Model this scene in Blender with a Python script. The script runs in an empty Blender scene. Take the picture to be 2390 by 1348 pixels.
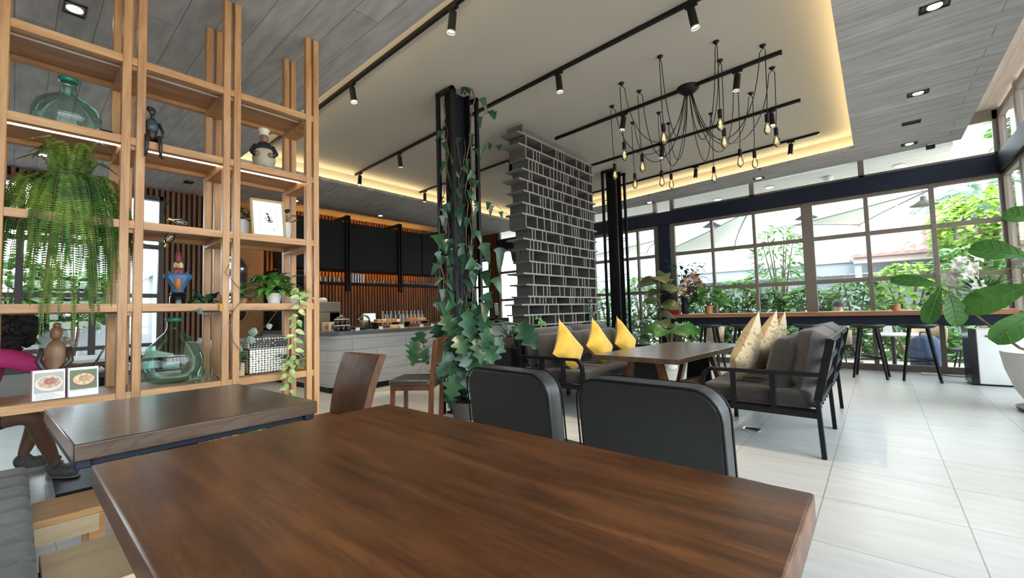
import bpy, bmesh, math, random
from mathutils import Vector, Matrix, Quaternion
PI = math.pi
SC = bpy.context.scene
COL = SC.collection
rnd = random.Random(7)

# ------------------------------------------------------------------ camera
YAW, PITCH, ROLL = math.radians(40.5745), math.radians(3.0716), math.radians(-1.5685)
fw = Vector((-math.sin(YAW) * math.cos(PITCH), math.cos(YAW) * math.cos(PITCH), math.sin(PITCH)))
r0 = Vector((math.cos(YAW), math.sin(YAW), 0)); u0 = r0.cross(fw)
rt = r0 * math.cos(ROLL) + u0 * math.sin(ROLL); up = rt.cross(fw)
cam = bpy.data.cameras.new('camera')
cam.sensor_fit = 'HORIZONTAL'; cam.sensor_width = 36.0
cam.lens = 995.4 * 36.0 / 2390.0
cam.clip_start = 0.05; cam.clip_end = 200
co = bpy.data.objects.new('camera', cam); COL.objects.link(co)
M = Matrix.Identity(4)
for i in range(3):
    M[i][0], M[i][1], M[i][2] = rt[i], up[i], -fw[i]
M[0][3], M[1][3], M[2][3] = 0, 0, 1.12
co.matrix_world = M
SC.camera = co

# ------------------------------------------------------------------ sky, sun, exposure
W = bpy.data.worlds.new('sky'); SC.world = W; W.use_nodes = True
wn = W.node_tree; wn.nodes.clear()
wo = wn.nodes.new('ShaderNodeOutputWorld'); wb = wn.nodes.new('ShaderNodeBackground')
tc = wn.nodes.new('ShaderNodeTexCoord'); sx = wn.nodes.new('ShaderNodeSeparateXYZ')
wr = wn.nodes.new('ShaderNodeValToRGB')
wr.color_ramp.elements[0].position = 0.0; wr.color_ramp.elements[0].color = (0.70, 0.75, 0.78, 1)
wr.color_ramp.elements[1].position = 0.35; wr.color_ramp.elements[1].color = (0.84, 0.93, 1.0, 1)
wn.links.new(tc.outputs['Generated'], sx.inputs[0]); wn.links.new(sx.outputs['Z'], wr.inputs[0])
wn.links.new(wr.outputs[0], wb.inputs[0]); wn.links.new(wb.outputs[0], wo.inputs[0])
wb.inputs[1].default_value = 8.5
sun = bpy.data.lights.new('sun', 'SUN'); sun.energy = 5.0; sun.angle = math.radians(12); sun.color = (1.0, 0.97, 0.92)
so = bpy.data.objects.new('sun', sun); COL.objects.link(so)
so.rotation_euler = (math.radians(26), math.radians(10), 0)
SC.view_settings.view_transform = 'Standard'; SC.view_settings.look = 'None'
SC.view_settings.gamma = 1.0; SC.view_settings.exposure = 0.30
SC.view_settings.use_curve_mapping = False

# ------------------------------------------------------------------ mesh helpers
def V(*a): return Vector(a)

class MB:
    """collects shapes, then links them as one mesh object"""
    def __init__(s): s.v, s.f, s.m = [], [], []
    def add(s, vs, fs, mi=0):
        n = len(s.v); s.v += [tuple(p) for p in vs]
        s.f += [tuple(n + i for i in f) for f in fs]; s.m += [mi] * len(fs)
        return s
    def box(s, x0, x1, y0, y1, z0, z1, mi=0):
        vs = [(x, y, z) for z in (z0, z1) for y in (y0, y1) for x in (x0, x1)]
        return s.add(vs, [(0, 2, 3, 1), (4, 5, 7, 6), (0, 1, 5, 4), (2, 6, 7, 3), (0, 4, 6, 2), (1, 3, 7, 5)], mi)
    def obox(s, c, sx, sy, sz, R=None, mi=0):
        R = R or Matrix.Identity(3); c = Vector(c)
        vs = [c + R @ Vector((x * sx / 2, y * sy / 2, z * sz / 2)) for z in (-1, 1) for y in (-1, 1) for x in (-1, 1)]
        return s.add(vs, [(0, 2, 3, 1), (4, 5, 7, 6), (0, 1, 5, 4), (2, 6, 7, 3), (0, 4, 6, 2), (1, 3, 7, 5)], mi)
    def bar(s, p, q, w, h, upv=(0, 0, 1), mi=0):
        p, q = Vector(p), Vector(q); d = (q - p); L = d.length; d.normalize()
        upv = Vector(upv)
        if abs(d.dot(upv)) > 0.98: upv = Vector((0, 1, 0)) if abs(d.y) < 0.9 else Vector((1, 0, 0))
        a = d.cross(upv).normalized(); b = a.cross(d)
        R = Matrix((a, b, d)).transposed()
        return s.obox((p + q) / 2, w, h, L, R, mi)
    def ring(s, c, d, r, n, ref=None):
        d = Vector(d).normalized(); ref = Vector(ref) if ref is not None else (Vector((0, 0, 1)) if abs(d.z) < 0.9 else Vector((1, 0, 0)))
        a = d.cross(ref).normalized(); b = d.cross(a)
        return [Vector(c) + (a * math.cos(2 * PI * i / n) + b * math.sin(2 * PI * i / n)) * r for i in range(n)]
    def cone(s, p, q, r0, r1, n=12, caps=True, mi=0):
        p, q = Vector(p), Vector(q)
        vs = s.ring(p, q - p, r0, n) + s.ring(q, q - p, r1, n)
        fs = [(i, (i + 1) % n, n + (i + 1) % n, n + i) for i in range(n)]
        if caps: fs += [tuple(range(n - 1, -1, -1)), tuple(range(n, 2 * n))]
        return s.add(vs, fs, mi)
    def cyl(s, p, q, r, n=12, mi=0): return s.cone(p, q, r, r, n, True, mi)
    def tube(s, pts, r, n=6, mi=0):
        pts = [Vector(p) for p in pts]; k = len(pts); vs = []
        rr = r if isinstance(r, (list, tuple)) else [r] * k
        ref = None
        for i, p in enumerate(pts):
            d = (pts[min(i + 1, k - 1)] - pts[max(i - 1, 0)])
            if d.length < 1e-7: d = Vector((0, 0, 1))
            d.normalize()
            if ref is None: ref = Vector((0, 0, 1)) if abs(d.z) < 0.9 else Vector((1, 0, 0))
            a = ref - d * ref.dot(d)
            if a.length < 1e-4: a = d.orthogonal()
            a.normalize(); ref = a; b = d.cross(a)
            vs += [p + (a * math.cos(2 * PI * j / n) + b * math.sin(2 * PI * j / n)) * rr[i] for j in range(n)]
        fs = []
        for i in range(k - 1):
            for j in range(n):
                fs.append((i * n + j, i * n + (j + 1) % n, (i + 1) * n + (j + 1) % n, (i + 1) * n + j))
        fs += [tuple(range(n - 1, -1, -1)), tuple(range((k - 1) * n, k * n))]
        return s.add(vs, fs, mi)
    def lathe(s, prof, c=(0, 0, 0), n=20, sx=1.0, sy=1.0, mi=0, rot=0.0):
        c = Vector(c); vs = []; k = len(prof)
        for r, z in prof:
            vs += [c + Vector((math.cos(2 * PI * j / n + rot) * r * sx, math.sin(2 * PI * j / n + rot) * r * sy, z)) for j in range(n)]
        fs = []
        for i in range(k - 1):
            for j in range(n):
                fs.append((i * n + j, i * n + (j + 1) % n, (i + 1) * n + (j + 1) % n, (i + 1) * n + j))
        if prof[0][0] > 1e-4: fs.append(tuple(range(n - 1, -1, -1)))
        if prof[-1][0] > 1e-4: fs.append(tuple(range((k - 1) * n, k * n)))
        return s.add(vs, fs, mi)
    def ball(s, c, rx, ry=None, rz=None, nu=14, nv=9, R=None, mi=0):
        ry = rx if ry is None else ry; rz = rx if rz is None else rz
        c = Vector(c); vs = []
        for i in range(nv + 1):
            t = PI * i / nv
            for j in range(nu):
                p = Vector((rx * math.sin(t) * math.cos(2 * PI * j / nu), ry * math.sin(t) * math.sin(2 * PI * j / nu), -rz * math.cos(t)))
                vs.append(c + (R @ p if R else p))
        fs = []
        for i in range(nv):
            for j in range(nu):
                fs.append((i * nu + j, i * nu + (j + 1) % nu, (i + 1) * nu + (j + 1) % nu, (i + 1) * nu + j))
        return s.add(vs, fs, mi)
    def prism(s, poly, z0, z1, mi=0):
        n = len(poly)
        vs = [(x, y, z0) for x, y in poly] + [(x, y, z1) for x, y in poly]
        fs = [(i, (i + 1) % n, n + (i + 1) % n, n + i) for i in range(n)] + [tuple(range(n - 1, -1, -1)), tuple(range(n, 2 * n))]
        return s.add(vs, fs, mi)
    def slab(s, poly, org, ux, uy, t, mi=0):
        """flat outline poly (u, v) in the plane org + u*ux + v*uy, thickness t centred on the plane"""
        org, ux, uy = Vector(org), Vector(ux), Vector(uy); nn = ux.cross(uy).normalized(); n = len(poly)
        a = [org + ux * u + uy * v - nn * t / 2 for u, v in poly]; b = [p + nn * t for p in a]
        fs = [(i, (i + 1) % n, n + (i + 1) % n, n + i) for i in range(n)] + [tuple(range(n - 1, -1, -1)), tuple(range(n, 2 * n))]
        return s.add(a + b, fs, mi)
    def cushion(s, M4, w, h, t, n=12, pinch=0.10, e=0.55, mi=0):
        """pillow: two bulged sheets meeting at a seam, corners drawn out"""
        vs, fs = [], []
        for sgn in (1, -1):
            for i in range(n + 1):
                for j in range(n + 1):
                    u, v = -1 + 2 * i / n, -1 + 2 * j / n
                    fu = 1 - pinch * (1 - abs(v)) ** 0.0 * (1 - v * v) * 0.9; fv = 1 - pinch * (1 - u * u) * 0.9
                    th = max(0.0, (1 - u ** 4) * (1 - v ** 4)) ** e
                    vs.append(M4 @ Vector((u * w / 2 * fu, v * h / 2 * fv, sgn * t / 2 * th)))
            o = 0 if sgn > 0 else (n + 1) ** 2
            for i in range(n):
                for j in range(n):
                    q = (o + i * (n + 1) + j, o + (i + 1) * (n + 1) + j, o + (i + 1) * (n + 1) + j + 1, o + i * (n + 1) + j + 1)
                    fs.append(q if sgn > 0 else q[::-1])
        return s.add(vs, fs, mi)
    def leaf(s, base, d, nrm, L, Wd, prof, bend=0.25, fold=0.25, n=5, mi=0, split=None):
        """one leaf: two strips either side of a midrib; prof(s) is the half width along it"""
        base, d, nrm = Vector(base), Vector(d).normalized(), Vector(nrm)
        nrm = (nrm - d * nrm.dot(d))
        if nrm.length < 1e-4: nrm = d.orthogonal()
        nrm.normalize(); a = d.cross(nrm)
        vs = []
        for i in range(n + 1):
            t = i / n
            ang = bend * t
            p = base + d * (L * (math.sin(ang) / ang if abs(bend) > 1e-3 and ang else 1.0) * t) - nrm * (L * t * math.tan(ang / 2 if abs(ang) < 2.6 else 1.3))
            w = prof(t) * Wd
            vs += [p - a * w + nrm * (fold * w), p, p + a * w + nrm * (fold * w)]
        fs = []
        for i in range(n):
            k = i * 3
            fs += [(k, k + 1, k + 4, k + 3), (k + 1, k + 2, k + 5, k + 4)]
        return s.add(vs, fs, mi)
    def build(s, name, mat, parent=None, smooth=False, bevel=0.0, seg=2, sub=0, loc=None, ang=40):
        me = bpy.data.meshes.new(name); me.from_pydata(s.v, [], s.f)
        for mm in (mat if isinstance(mat, (list, tuple)) else [mat]): me.materials.append(mm)
        if any(s.m): me.polygons.foreach_set('material_index', s.m)
        me.update()
        o = bpy.data.objects.new(name, me); COL.objects.link(o)
        if smooth or bevel:
            me.polygons.foreach_set('use_smooth', [True] * len(me.polygons))
            if smooth is not True or bevel: me.set_sharp_from_angle(angle=math.radians(ang))
            elif smooth == True and ang < 180: me.set_sharp_from_angle(angle=math.radians(ang if ang != 40 else 60))
        if bevel:
            b = o.modifiers.new('edge', 'BEVEL'); b.width = bevel; b.segments = seg; b.limit_method = 'ANGLE'; b.angle_limit = math.radians(35)
            b.harden_normals = False
        if sub:
            b = o.modifiers.new('round', 'SUBSURF'); b.levels = sub; b.render_levels = sub
        if parent is not None: o.parent = parent
        if loc is not None: o.location = loc
        return o

def tag(o, label, cat, group=None, kind=None):
    o['label'] = label; o['category'] = cat
    if group: o['group'] = group
    if kind: o['kind'] = kind
    return o
def thing(name, label, cat, loc=(0, 0, 0), rz=0.0, group=None):
    o = bpy.data.objects.new(name, None); COL.objects.link(o)
    o.location = loc; o.rotation_euler = (0, 0, rz); o.empty_display_size = 0.1
    return tag(o, label, cat, group)
def struct(o):
    o['kind'] = 'structure'; return o
def dup(root, loc, rz=None, label=None, group=None):
    def rec(o, par):
        c = o.copy(); COL.objects.link(c)
        if par is not None: c.parent = par
        for ch in [x for x in KIDS.get(o.name, [])]: rec(ch, c)
        return c
    KIDS = {}
    for x in bpy.data.objects:
        if x.parent is not None: KIDS.setdefault(x.parent.name, []).append(x)
    c = rec(root, None); c.location = loc
    if rz is not None: c.rotation_euler = (0, 0, rz)
    if label: c['label'] = label
    if group: c['group'] = group
    return c
def Mx(loc, rot=(0, 0, 0), order='XYZ'):
    from mathutils import Euler
    return Matrix.Translation(loc) @ Euler([math.radians(a) for a in rot], order).to_matrix().to_4x4()

# ------------------------------------------------------------------ materials
MATS = {}
def nd(nt, t, **kw):
    n = nt.nodes.new(t)
    for k, v in kw.items(): setattr(n, k, v)
    return n
def base(name):
    m = bpy.data.materials.new(name); m.use_nodes = True
    nt = m.node_tree; b = nt.nodes['Principled BSDF']; MATS[name] = m
    return m, nt, b
def plain(name, c, rough=0.5, metal=0.0, spec=0.5, var=0.0, vs=8.0, bump=0.0, bs=60.0, sheen=0.0, coat=0.0):
    m, nt, b = base(name)
    b.inputs['Base Color'].default_value = (*c, 1); b.inputs['Roughness'].default_value = rough
    b.inputs['Metallic'].default_value = metal; b.inputs['Specular IOR Level'].default_value = spec
    b.inputs['Sheen Weight'].default_value = sheen; b.inputs['Coat Weight'].default_value = coat
    t = nd(nt, 'ShaderNodeTexCoord')
    if var:
        no = nd(nt, 'ShaderNodeTexNoise'); no.inputs['Scale'].default_value = vs; no.inputs['Detail'].default_value = 4
        r = nd(nt, 'ShaderNodeValToRGB')
        r.color_ramp.elements[0].position = 0.3; r.color_ramp.elements[1].position = 0.7
        r.color_ramp.elements[0].color = (*[max(0, x * (1 - var)) for x in c], 1); r.color_ramp.elements[1].color = (*[min(1, x * (1 + var)) for x in c], 1)
        nt.links.new(t.outputs['Object'], no.inputs[0]); nt.links.new(no.outputs[0], r.inputs[0]); nt.links.new(r.outputs[0], b.inputs['Base Color'])
    if bump:
        n2 = nd(nt, 'ShaderNodeTexNoise'); n2.inputs['Scale'].default_value = bs; n2.inputs['Detail'].default_value = 3
        bu = nd(nt, 'ShaderNodeBump'); bu.inputs['Strength'].default_value = bump; bu.inputs['Distance'].default_value = 0.01
        nt.links.new(t.outputs['Object'], n2.inputs[0]); nt.links.new(n2.outputs[0], bu.inputs['Height']); nt.links.new(bu.outputs[0], b.inputs['Normal'])
    return m
def emit(name, c, s):
    m, nt, b = base(name)
    b.inputs['Base Color'].default_value = (*[min(1, x) for x in c], 1)
    b.inputs['Emission Color'].default_value = (*c, 1); b.inputs['Emission Strength'].default_value = s
    return m
def wood(name, c1, c2, c3, axis='X', scale=1.0, rough=0.4, stretch=14.0, coat=0.0, knots=0.0, bump=0.05, spec=0.5):
    """c1 dark grain, c2 body, c3 light streaks; grain runs along axis"""
    m, nt, b = base(name)
    t = nd(nt, 'ShaderNodeTexCoord'); mp = nd(nt, 'ShaderNodeMapping')
    sc = [stretch * scale] * 3; sc['XYZ'.index(axis)] = scale
    mp.inputs['Scale'].default_value = sc
    nt.links.new(t.outputs['Object'], mp.inputs[0])
    n1 = nd(nt, 'ShaderNodeTexNoise'); n1.inputs['Scale'].default_value = 1.6; n1.inputs['Detail'].default_value = 6; n1.inputs['Roughness'].default_value = 0.70; n1.inputs['Distortion'].default_value = 0.5
    n2 = nd(nt, 'ShaderNodeTexNoise'); n2.inputs['Scale'].default_value = 0.5; n2.inputs['Detail'].default_value = 4; n2.inputs['Distortion'].default_value = 0.9
    nt.links.new(mp.outputs[0], n1.inputs[0]); nt.links.new(mp.outputs[0], n2.inputs[0])
    add = nd(nt, 'ShaderNodeMath', operation='ADD'); mul = nd(nt, 'ShaderNodeMath', operation='MULTIPLY'); mul.inputs[1].default_value = 0.5
    nt.links.new(n1.outputs[0], add.inputs[0]); nt.links.new(n2.outputs[0], add.inputs[1]); nt.links.new(add.outputs[0], mul.inputs[0])
    r = nd(nt, 'ShaderNodeValToRGB'); e = r.color_ramp.elements
    e[0].position = 0.34; e[0].color = (*c1, 1); e[1].position = 0.66; e[1].color = (*c3, 1)
    x = e.new(0.5); x.color = (*c2, 1)
    nt.links.new(mul.outputs[0], r.inputs[0])
    out = r.outputs[0]
    if knots:
        mp2 = nd(nt, 'ShaderNodeMapping'); s2 = [4.5 * scale] * 3; s2['XYZ'.index(axis)] = 0.9 * scale; mp2.inputs['Scale'].default_value = s2
        nz = nd(nt, 'ShaderNodeTexNoise'); nz.inputs['Scale'].default_value = 1.0; nz.inputs['Detail'].default_value = 2
        nt.links.new(t.outputs['Object'], mp2.inputs[0]); nt.links.new(mp2.outputs[0], nz.inputs[0])
        wv = nd(nt, 'ShaderNodeMath', operation='MULTIPLY'); wv.inputs[1].default_value = 110.0
        sn = nd(nt, 'ShaderNodeMath', operation='SINE')
        nt.links.new(nz.outputs[0], wv.inputs[0]); nt.links.new(wv.outputs[0], sn.inputs[0])
        mr = nd(nt, 'ShaderNodeMapRange'); mr.inputs[1].default_value = 0.55; mr.inputs[2].default_value = 1.0; mr.inputs[3].default_value = 0.0; mr.inputs[4].default_value = knots
        nt.links.new(sn.outputs[0], mr.inputs[0])
        mx = nd(nt, 'ShaderNodeMixRGB'); mx.inputs[2].default_value = (*c1, 1)
        nt.links.new(mr.outputs[0], mx.inputs[0]); nt.links.new(out, mx.inputs[1]); out = mx.outputs[0]
        n3 = nd(nt, 'ShaderNodeTexNoise'); n3.inputs['Scale'].default_value = 3.2; n3.inputs['Detail'].default_value = 3
        mp4 = nd(nt, 'ShaderNodeMapping'); s4 = [3.0] * 3; s4['XYZ'.index(axis)] = 1.0; mp4.inputs['Scale'].default_value = s4; nt.links.new(t.outputs['Object'], mp4.inputs[0])
        nt.links.new(mp4.outputs[0], n3.inputs[0])
        m3 = nd(nt, 'ShaderNodeMapRange'); m3.inputs[1].default_value = 0.52; m3.inputs[2].default_value = 0.72; m3.inputs[3].default_value = 0; m3.inputs[4].default_value = 0.55
        nt.links.new(n3.outputs[0], m3.inputs[0])
        mx2 = nd(nt, 'ShaderNodeMixRGB'); mx2.inputs[2].default_value = (*c3, 1)
        nt.links.new(m3.outputs[0], mx2.inputs[0]); nt.links.new(out, mx2.inputs[1]); out = mx2.outputs[0]
    nt.links.new(out, b.inputs['Base Color'])
    b.inputs['Roughness'].default_value = rough; b.inputs['Coat Weight'].default_value = coat; b.inputs['Coat Roughness'].default_value = 0.2; b.inputs['Specular IOR Level'].default_value = spec
    if bump:
        bu = nd(nt, 'ShaderNodeBump'); bu.inputs['Strength'].default_value = bump; bu.inputs['Distance'].default_value = 0.01
        nt.links.new(n1.outputs[0], bu.inputs['Height']); nt.links.new(bu.outputs[0], b.inputs['Normal'])
    return m
def planks(name, ca, cb, mortar, bw, bh, rough=0.7, mortar_size=0.008, offset=0.5, axes='XY', loc=(0, 0, 0), bump=0.2, grain=0.25, rz=0.0):
    """boards or tiles laid in rows (brick pattern) on world-space axes"""
    m, nt, b = base(name)
    t = nd(nt, 'ShaderNodeTexCoord'); sp = nd(nt, 'ShaderNodeSeparateXYZ'); cb_ = nd(nt, 'ShaderNodeCombineXYZ')
    nt.links.new(t.outputs['Object'], sp.inputs[0])
    nt.links.new(sp.outputs[axes[0]], cb_.inputs[0]); nt.links.new(sp.outputs[axes[1]], cb_.inputs[1])
    mp = nd(nt, 'ShaderNodeMapping'); mp.inputs['Location'].default_value = loc
    nt.links.new(cb_.outputs[0], mp.inputs[0])
    br = nd(nt, 'ShaderNodeTexBrick'); br.offset = offset; br.inputs['Scale'].default_value = 1.0
    br.inputs['Brick Width'].default_value = bw; br.inputs['Row Height'].default_value = bh; br.inputs['Mortar Size'].default_value = mortar_size
    br.inputs['Mortar Smooth'].default_value = 0.1; br.inputs['Bias'].default_value = 0.0
    br.inputs['Color1'].default_value = (*ca, 1); br.inputs['Color2'].default_value = (*cb, 1); br.inputs['Mortar'].default_value = (*mortar, 1)
    nt.links.new(mp.outputs[0], br.inputs['Vector'])
    no = nd(nt, 'ShaderNodeTexNoise'); no.inputs['Scale'].default_value = 1.0; no.inputs['Detail'].default_value = 5
    m2 = nd(nt, 'ShaderNodeMapping'); m2.inputs['Scale'].default_value = (2.5, 14.0, 1)
    nt.links.new(cb_.outputs[0], m2.inputs[0]); nt.links.new(m2.outputs[0], no.inputs[0])
    mr = nd(nt, 'ShaderNodeMapRange'); mr.inputs[1].default_value = 0.25; mr.inputs[2].default_value = 0.75; mr.inputs[3].default_value = 1 - grain; mr.inputs[4].default_value = 1 + grain
    nt.links.new(no.outputs[0], mr.inputs[0])
    mx = nd(nt, 'ShaderNodeVectorMath', operation='SCALE'); nt.links.new(br.outputs['Color'], mx.inputs[0]); nt.links.new(mr.outputs[0], mx.inputs['Scale'])
    nt.links.new(mx.outputs[0], b.inputs['Base Color']); b.inputs['Roughness'].default_value = rough
    bu = nd(nt, 'ShaderNodeBump'); bu.inputs['Strength'].default_value = bump; bu.inputs['Distance'].default_value = 0.004; bu.invert = True
    nt.links.new(br.outputs['Fac'], bu.inputs['Height']); nt.links.new(bu.outputs[0], b.inputs['Normal'])
    return m
def glass(name, tint=(1, 1, 1), refl=1.0, rough=0.0, ior=1.45, edge=None):
    """thin pane: lets light through tinted, mirrors by angle"""
    m = bpy.data.materials.new(name); m.use_nodes = True; nt = m.node_tree; nt.nodes.clear()
    o = nd(nt, 'ShaderNodeOutputMaterial'); tr = nd(nt, 'ShaderNodeBsdfTransparent'); gl = nd(nt, 'ShaderNodeBsdfGlossy')
    tr.inputs[0].default_value = (*tint, 1); gl.inputs['Roughness'].default_value = rough; gl.inputs[0].default_value = (1, 1, 1, 1)
    fr = nd(nt, 'ShaderNodeFresnel'); fr.inputs[0].default_value = ior
    ml = nd(nt, 'ShaderNodeMath', operation='MULTIPLY'); ml.inputs[1].default_value = refl
    mx = nd(nt, 'ShaderNodeMixShader')
    nt.links.new(fr.outputs[0], ml.inputs[0]); nt.links.new(ml.outputs[0], mx.inputs[0])
    nt.links.new(tr.outputs[0], mx.inputs[1]); nt.links.new(gl.outputs[0], mx.inputs[2]); nt.links.new(mx.outputs[0], o.inputs[0])
    if edge:
        lw = nd(nt, 'ShaderNodeLayerWeight'); lw.inputs[0].default_value = 0.35; ec = nd(nt, 'ShaderNodeMixRGB'); ec.inputs[1].default_value = (*tint, 1); ec.inputs[2].default_value = (*edge, 1)
        nt.links.new(lw.outputs['Facing'], ec.inputs[0]); nt.links.new(ec.outputs[0], tr.inputs[0])
        mn = nd(nt, 'ShaderNodeMath', operation='MINIMUM'); mn.inputs[1].default_value = 0.22; nt.links.new(ml.outputs[0], mn.inputs[0]); nt.links.new(mn.outputs[0], mx.inputs[0])
    MATS[name] = m
    return m
def leafmat(name, c1, c2, rough=0.42, trans=0.25, scale=6.0):
    m, nt, b = base(name)
    t = nd(nt, 'ShaderNodeTexCoord'); no = nd(nt, 'ShaderNodeTexNoise'); no.inputs['Scale'].default_value = scale; no.inputs['Detail'].default_value = 2
    r = nd(nt, 'ShaderNodeValToRGB'); r.color_ramp.elements[0].position = 0.35; r.color_ramp.elements[1].position = 0.65
    r.color_ramp.elements[0].color = (*c1, 1); r.color_ramp.elements[1].color = (*c2, 1)
    nt.links.new(t.outputs['Object'], no.inputs[0]); nt.links.new(no.outputs[0], r.inputs[0]); nt.links.new(r.outputs[0], b.inputs['Base Color'])
    b.inputs['Roughness'].default_value = rough
    if trans:
        tl = nd(nt, 'ShaderNodeBsdfTranslucent'); nt.links.new(r.outputs[0], tl.inputs[0])
        mx = nd(nt, 'ShaderNodeMixShader'); mx.inputs[0].default_value = trans
        out = nt.nodes['Material Output']
        nt.links.new(b.outputs[0], mx.inputs[1]); nt.links.new(tl.outputs[0], mx.inputs[2]); nt.links.new(mx.outputs[0], out.inputs[0])
    return m
def pattern_cloth(name, ca, cb, scale=14.0):
    """cream cloth printed with thin curling lines"""
    m, nt, b = base(name)
    t = nd(nt, 'ShaderNodeTexCoord'); no = nd(nt, 'ShaderNodeTexNoise'); no.inputs['Scale'].default_value = scale; no.inputs['Detail'].default_value = 1.0; no.inputs['Distortion'].default_value = 0.6
    mu = nd(nt, 'ShaderNodeMath', operation='MULTIPLY'); mu.inputs[1].default_value = 22.0; sn = nd(nt, 'ShaderNodeMath', operation='SINE')
    r = nd(nt, 'ShaderNodeValToRGB'); r.color_ramp.elements[0].position = 0.72; r.color_ramp.elements[1].position = 0.92
    r.color_ramp.elements[0].color = (*ca, 1); r.color_ramp.elements[1].color = (*cb, 1)
    nt.links.new(t.outputs['Object'], no.inputs[0]); nt.links.new(no.outputs[0], mu.inputs[0]); nt.links.new(mu.outputs[0], sn.inputs[0]); nt.links.new(sn.outputs[0], r.inputs[0])
    nt.links.new(r.outputs[0], b.inputs['Base Color']); b.inputs['Roughness'].default_value = 0.75; b.inputs['Sheen Weight'].default_value = 0.2
    return m

OAK = wood('light_oak', (0.27, 0.125, 0.045), (0.42, 0.215, 0.085), (0.52, 0.30, 0.135), 'Y', 2.2, 0.45, 9.0)
OAKZ = wood('light_oak_upright', (0.27, 0.125, 0.045), (0.42, 0.215, 0.085), (0.52, 0.30, 0.135), 'Z', 2.2, 0.45, 9.0)
WALNUT = wood('dark_walnut', (0.046, 0.016, 0.006), (0.110, 0.037, 0.012), (0.205, 0.076, 0.024), 'X', 2.6, 0.30, 12.0, coat=0.0, knots=0.32, spec=0.38)
WALNUTY = wood('dark_walnut_long', (0.030, 0.016, 0.010), (0.075, 0.042, 0.026), (0.12, 0.072, 0.045), 'Y', 1.7, 0.30, 9.0, coat=0.3, knots=0.4)
BENCHW = wood('orange_pine', (0.42, 0.19, 0.07), (0.60, 0.31, 0.12), (0.70, 0.40, 0.18), 'Y', 1.8, 0.4, 9.0)
PALEW = wood('pale_plank', (0.52, 0.36, 0.20), (0.68, 0.50, 0.30), (0.76, 0.58, 0.36), 'Y', 1.8, 0.5, 9.0)
FABRICL = plain('light_grey_fabric', (0.15, 0.145, 0.14), 0.95, spec=0.15, var=0.10, vs=30, bump=0.2, bs=160, sheen=0.2)
TEAK = wood('teak', (0.22, 0.09, 0.04), (0.36, 0.16, 0.075), (0.45, 0.22, 0.11), 'X', 1.5, 0.35, 10.0)
CHAIRWOOD = wood('brown_chair_wood', (0.045, 0.016, 0.007), (0.090, 0.033, 0.013), (0.15, 0.058, 0.022), 'Z', 2.0, 0.36, 8.0, spec=0.35)
SLAT = wood('slat_wood', (0.11, 0.042, 0.015), (0.20, 0.080, 0.028), (0.28, 0.125, 0.05), 'Z', 1.2, 0.5, 8.0)
BLACK = plain('black_metal', (0.008, 0.008, 0.010), 0.5, 0.0, spec=0.22)
STEEL = plain('black_steel', (0.006, 0.007, 0.010), 0.55, 0.0, spec=0.2, var=0.2, vs=3)
NAVY = plain('navy_paint', (0.011, 0.016, 0.034), 0.5, spec=0.3)
TAUPE = plain('window_frame_paint', (0.19, 0.155, 0.125), 0.5)
DARKFRAME = plain('dark_window_frame', (0.075, 0.065, 0.06), 0.5)
CREAM = plain('cream_ceiling_paint', (0.43, 0.41, 0.36), 0.9, spec=0.2)
FABRIC = plain('grey_fabric', (0.050, 0.044, 0.041), 0.95, spec=0.15, var=0.12, vs=30, bump=0.25, bs=160, sheen=0.25)
YELLOW = plain('yellow_velvet', (0.60, 0.36, 0.045), 0.8, spec=0.2, var=0.12, vs=9, bump=0.15, bs=70, sheen=0.4)
PATTERN = pattern_cloth('cream_scroll_cloth', (0.50, 0.39, 0.235), (0.30, 0.20, 0.085))
LEATHER = plain('black_leather', (0.030, 0.031, 0.032), 0.36, spec=0.5, bump=0.12, bs=140)
WHITE = plain('white_ceramic', (0.78, 0.78, 0.75), 0.35)
WHITEP = plain('white_paint', (0.75, 0.76, 0.76), 0.6)
EDGE = plain('edge_painted_light', (0.215, 0.21, 0.19), 0.8, var=0.08)  # grey board brightened; window light on front edges put into the colour
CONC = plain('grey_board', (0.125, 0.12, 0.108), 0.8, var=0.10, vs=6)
TERRA = plain('terracotta', (0.55, 0.24, 0.11), 0.7, var=0.1)
SOIL = plain('soil', (0.035, 0.024, 0.016), 0.95)
BARK = plain('bark', (0.16, 0.11, 0.07), 0.9, var=0.3, vs=20)
BLACKG = plain('black_gloss', (0.008, 0.008, 0.009), 0.18)
CHROME = plain('chrome', (0.7, 0.7, 0.7), 0.2, 1.0)
BRASS = plain('bulb_cap_brass', (0.55, 0.38, 0.15), 0.3, 1.0)
PANE = glass('window_glass', (0.97, 0.99, 0.99), 0.8)
CLEAR = glass('clear_glass', (0.93, 0.95, 0.95), 1.6)
BOTTLE = glass('green_bottle_glass', (0.78, 0.92, 0.87), 1.4, edge=(0.32, 0.64, 0.55))
AMBER = glass('bulb_glass', (1.0, 0.93, 0.80), 1.3)
LEDW = emit('warm_led', (1.0, 0.76, 0.40), 16.0)
LEDS = emit('shelf_led', (1.0, 0.80, 0.52), 12.0)
SPOTE = emit('spot_lens', (1.0, 0.86, 0.66), 18.0)
FILA = emit('bulb_filament', (1.0, 0.66, 0.30), 1.6)
G_FERN = leafmat('fern_leaf', (0.030, 0.11, 0.020), (0.17, 0.28, 0.032), 0.5, 0.28)
G_PHILO = leafmat('philodendron_leaf', (0.010, 0.044, 0.021), (0.028, 0.095, 0.043), 0.30, 0.08)
G_POTHOS = leafmat('pothos_leaf', (0.05, 0.20, 0.03), (0.14, 0.34, 0.06), 0.35, 0.2)
G_VARI = leafmat('variegated_leaf', (0.15, 0.34, 0.06), (0.55, 0.62, 0.30), 0.35, 0.25, 18)
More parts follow.
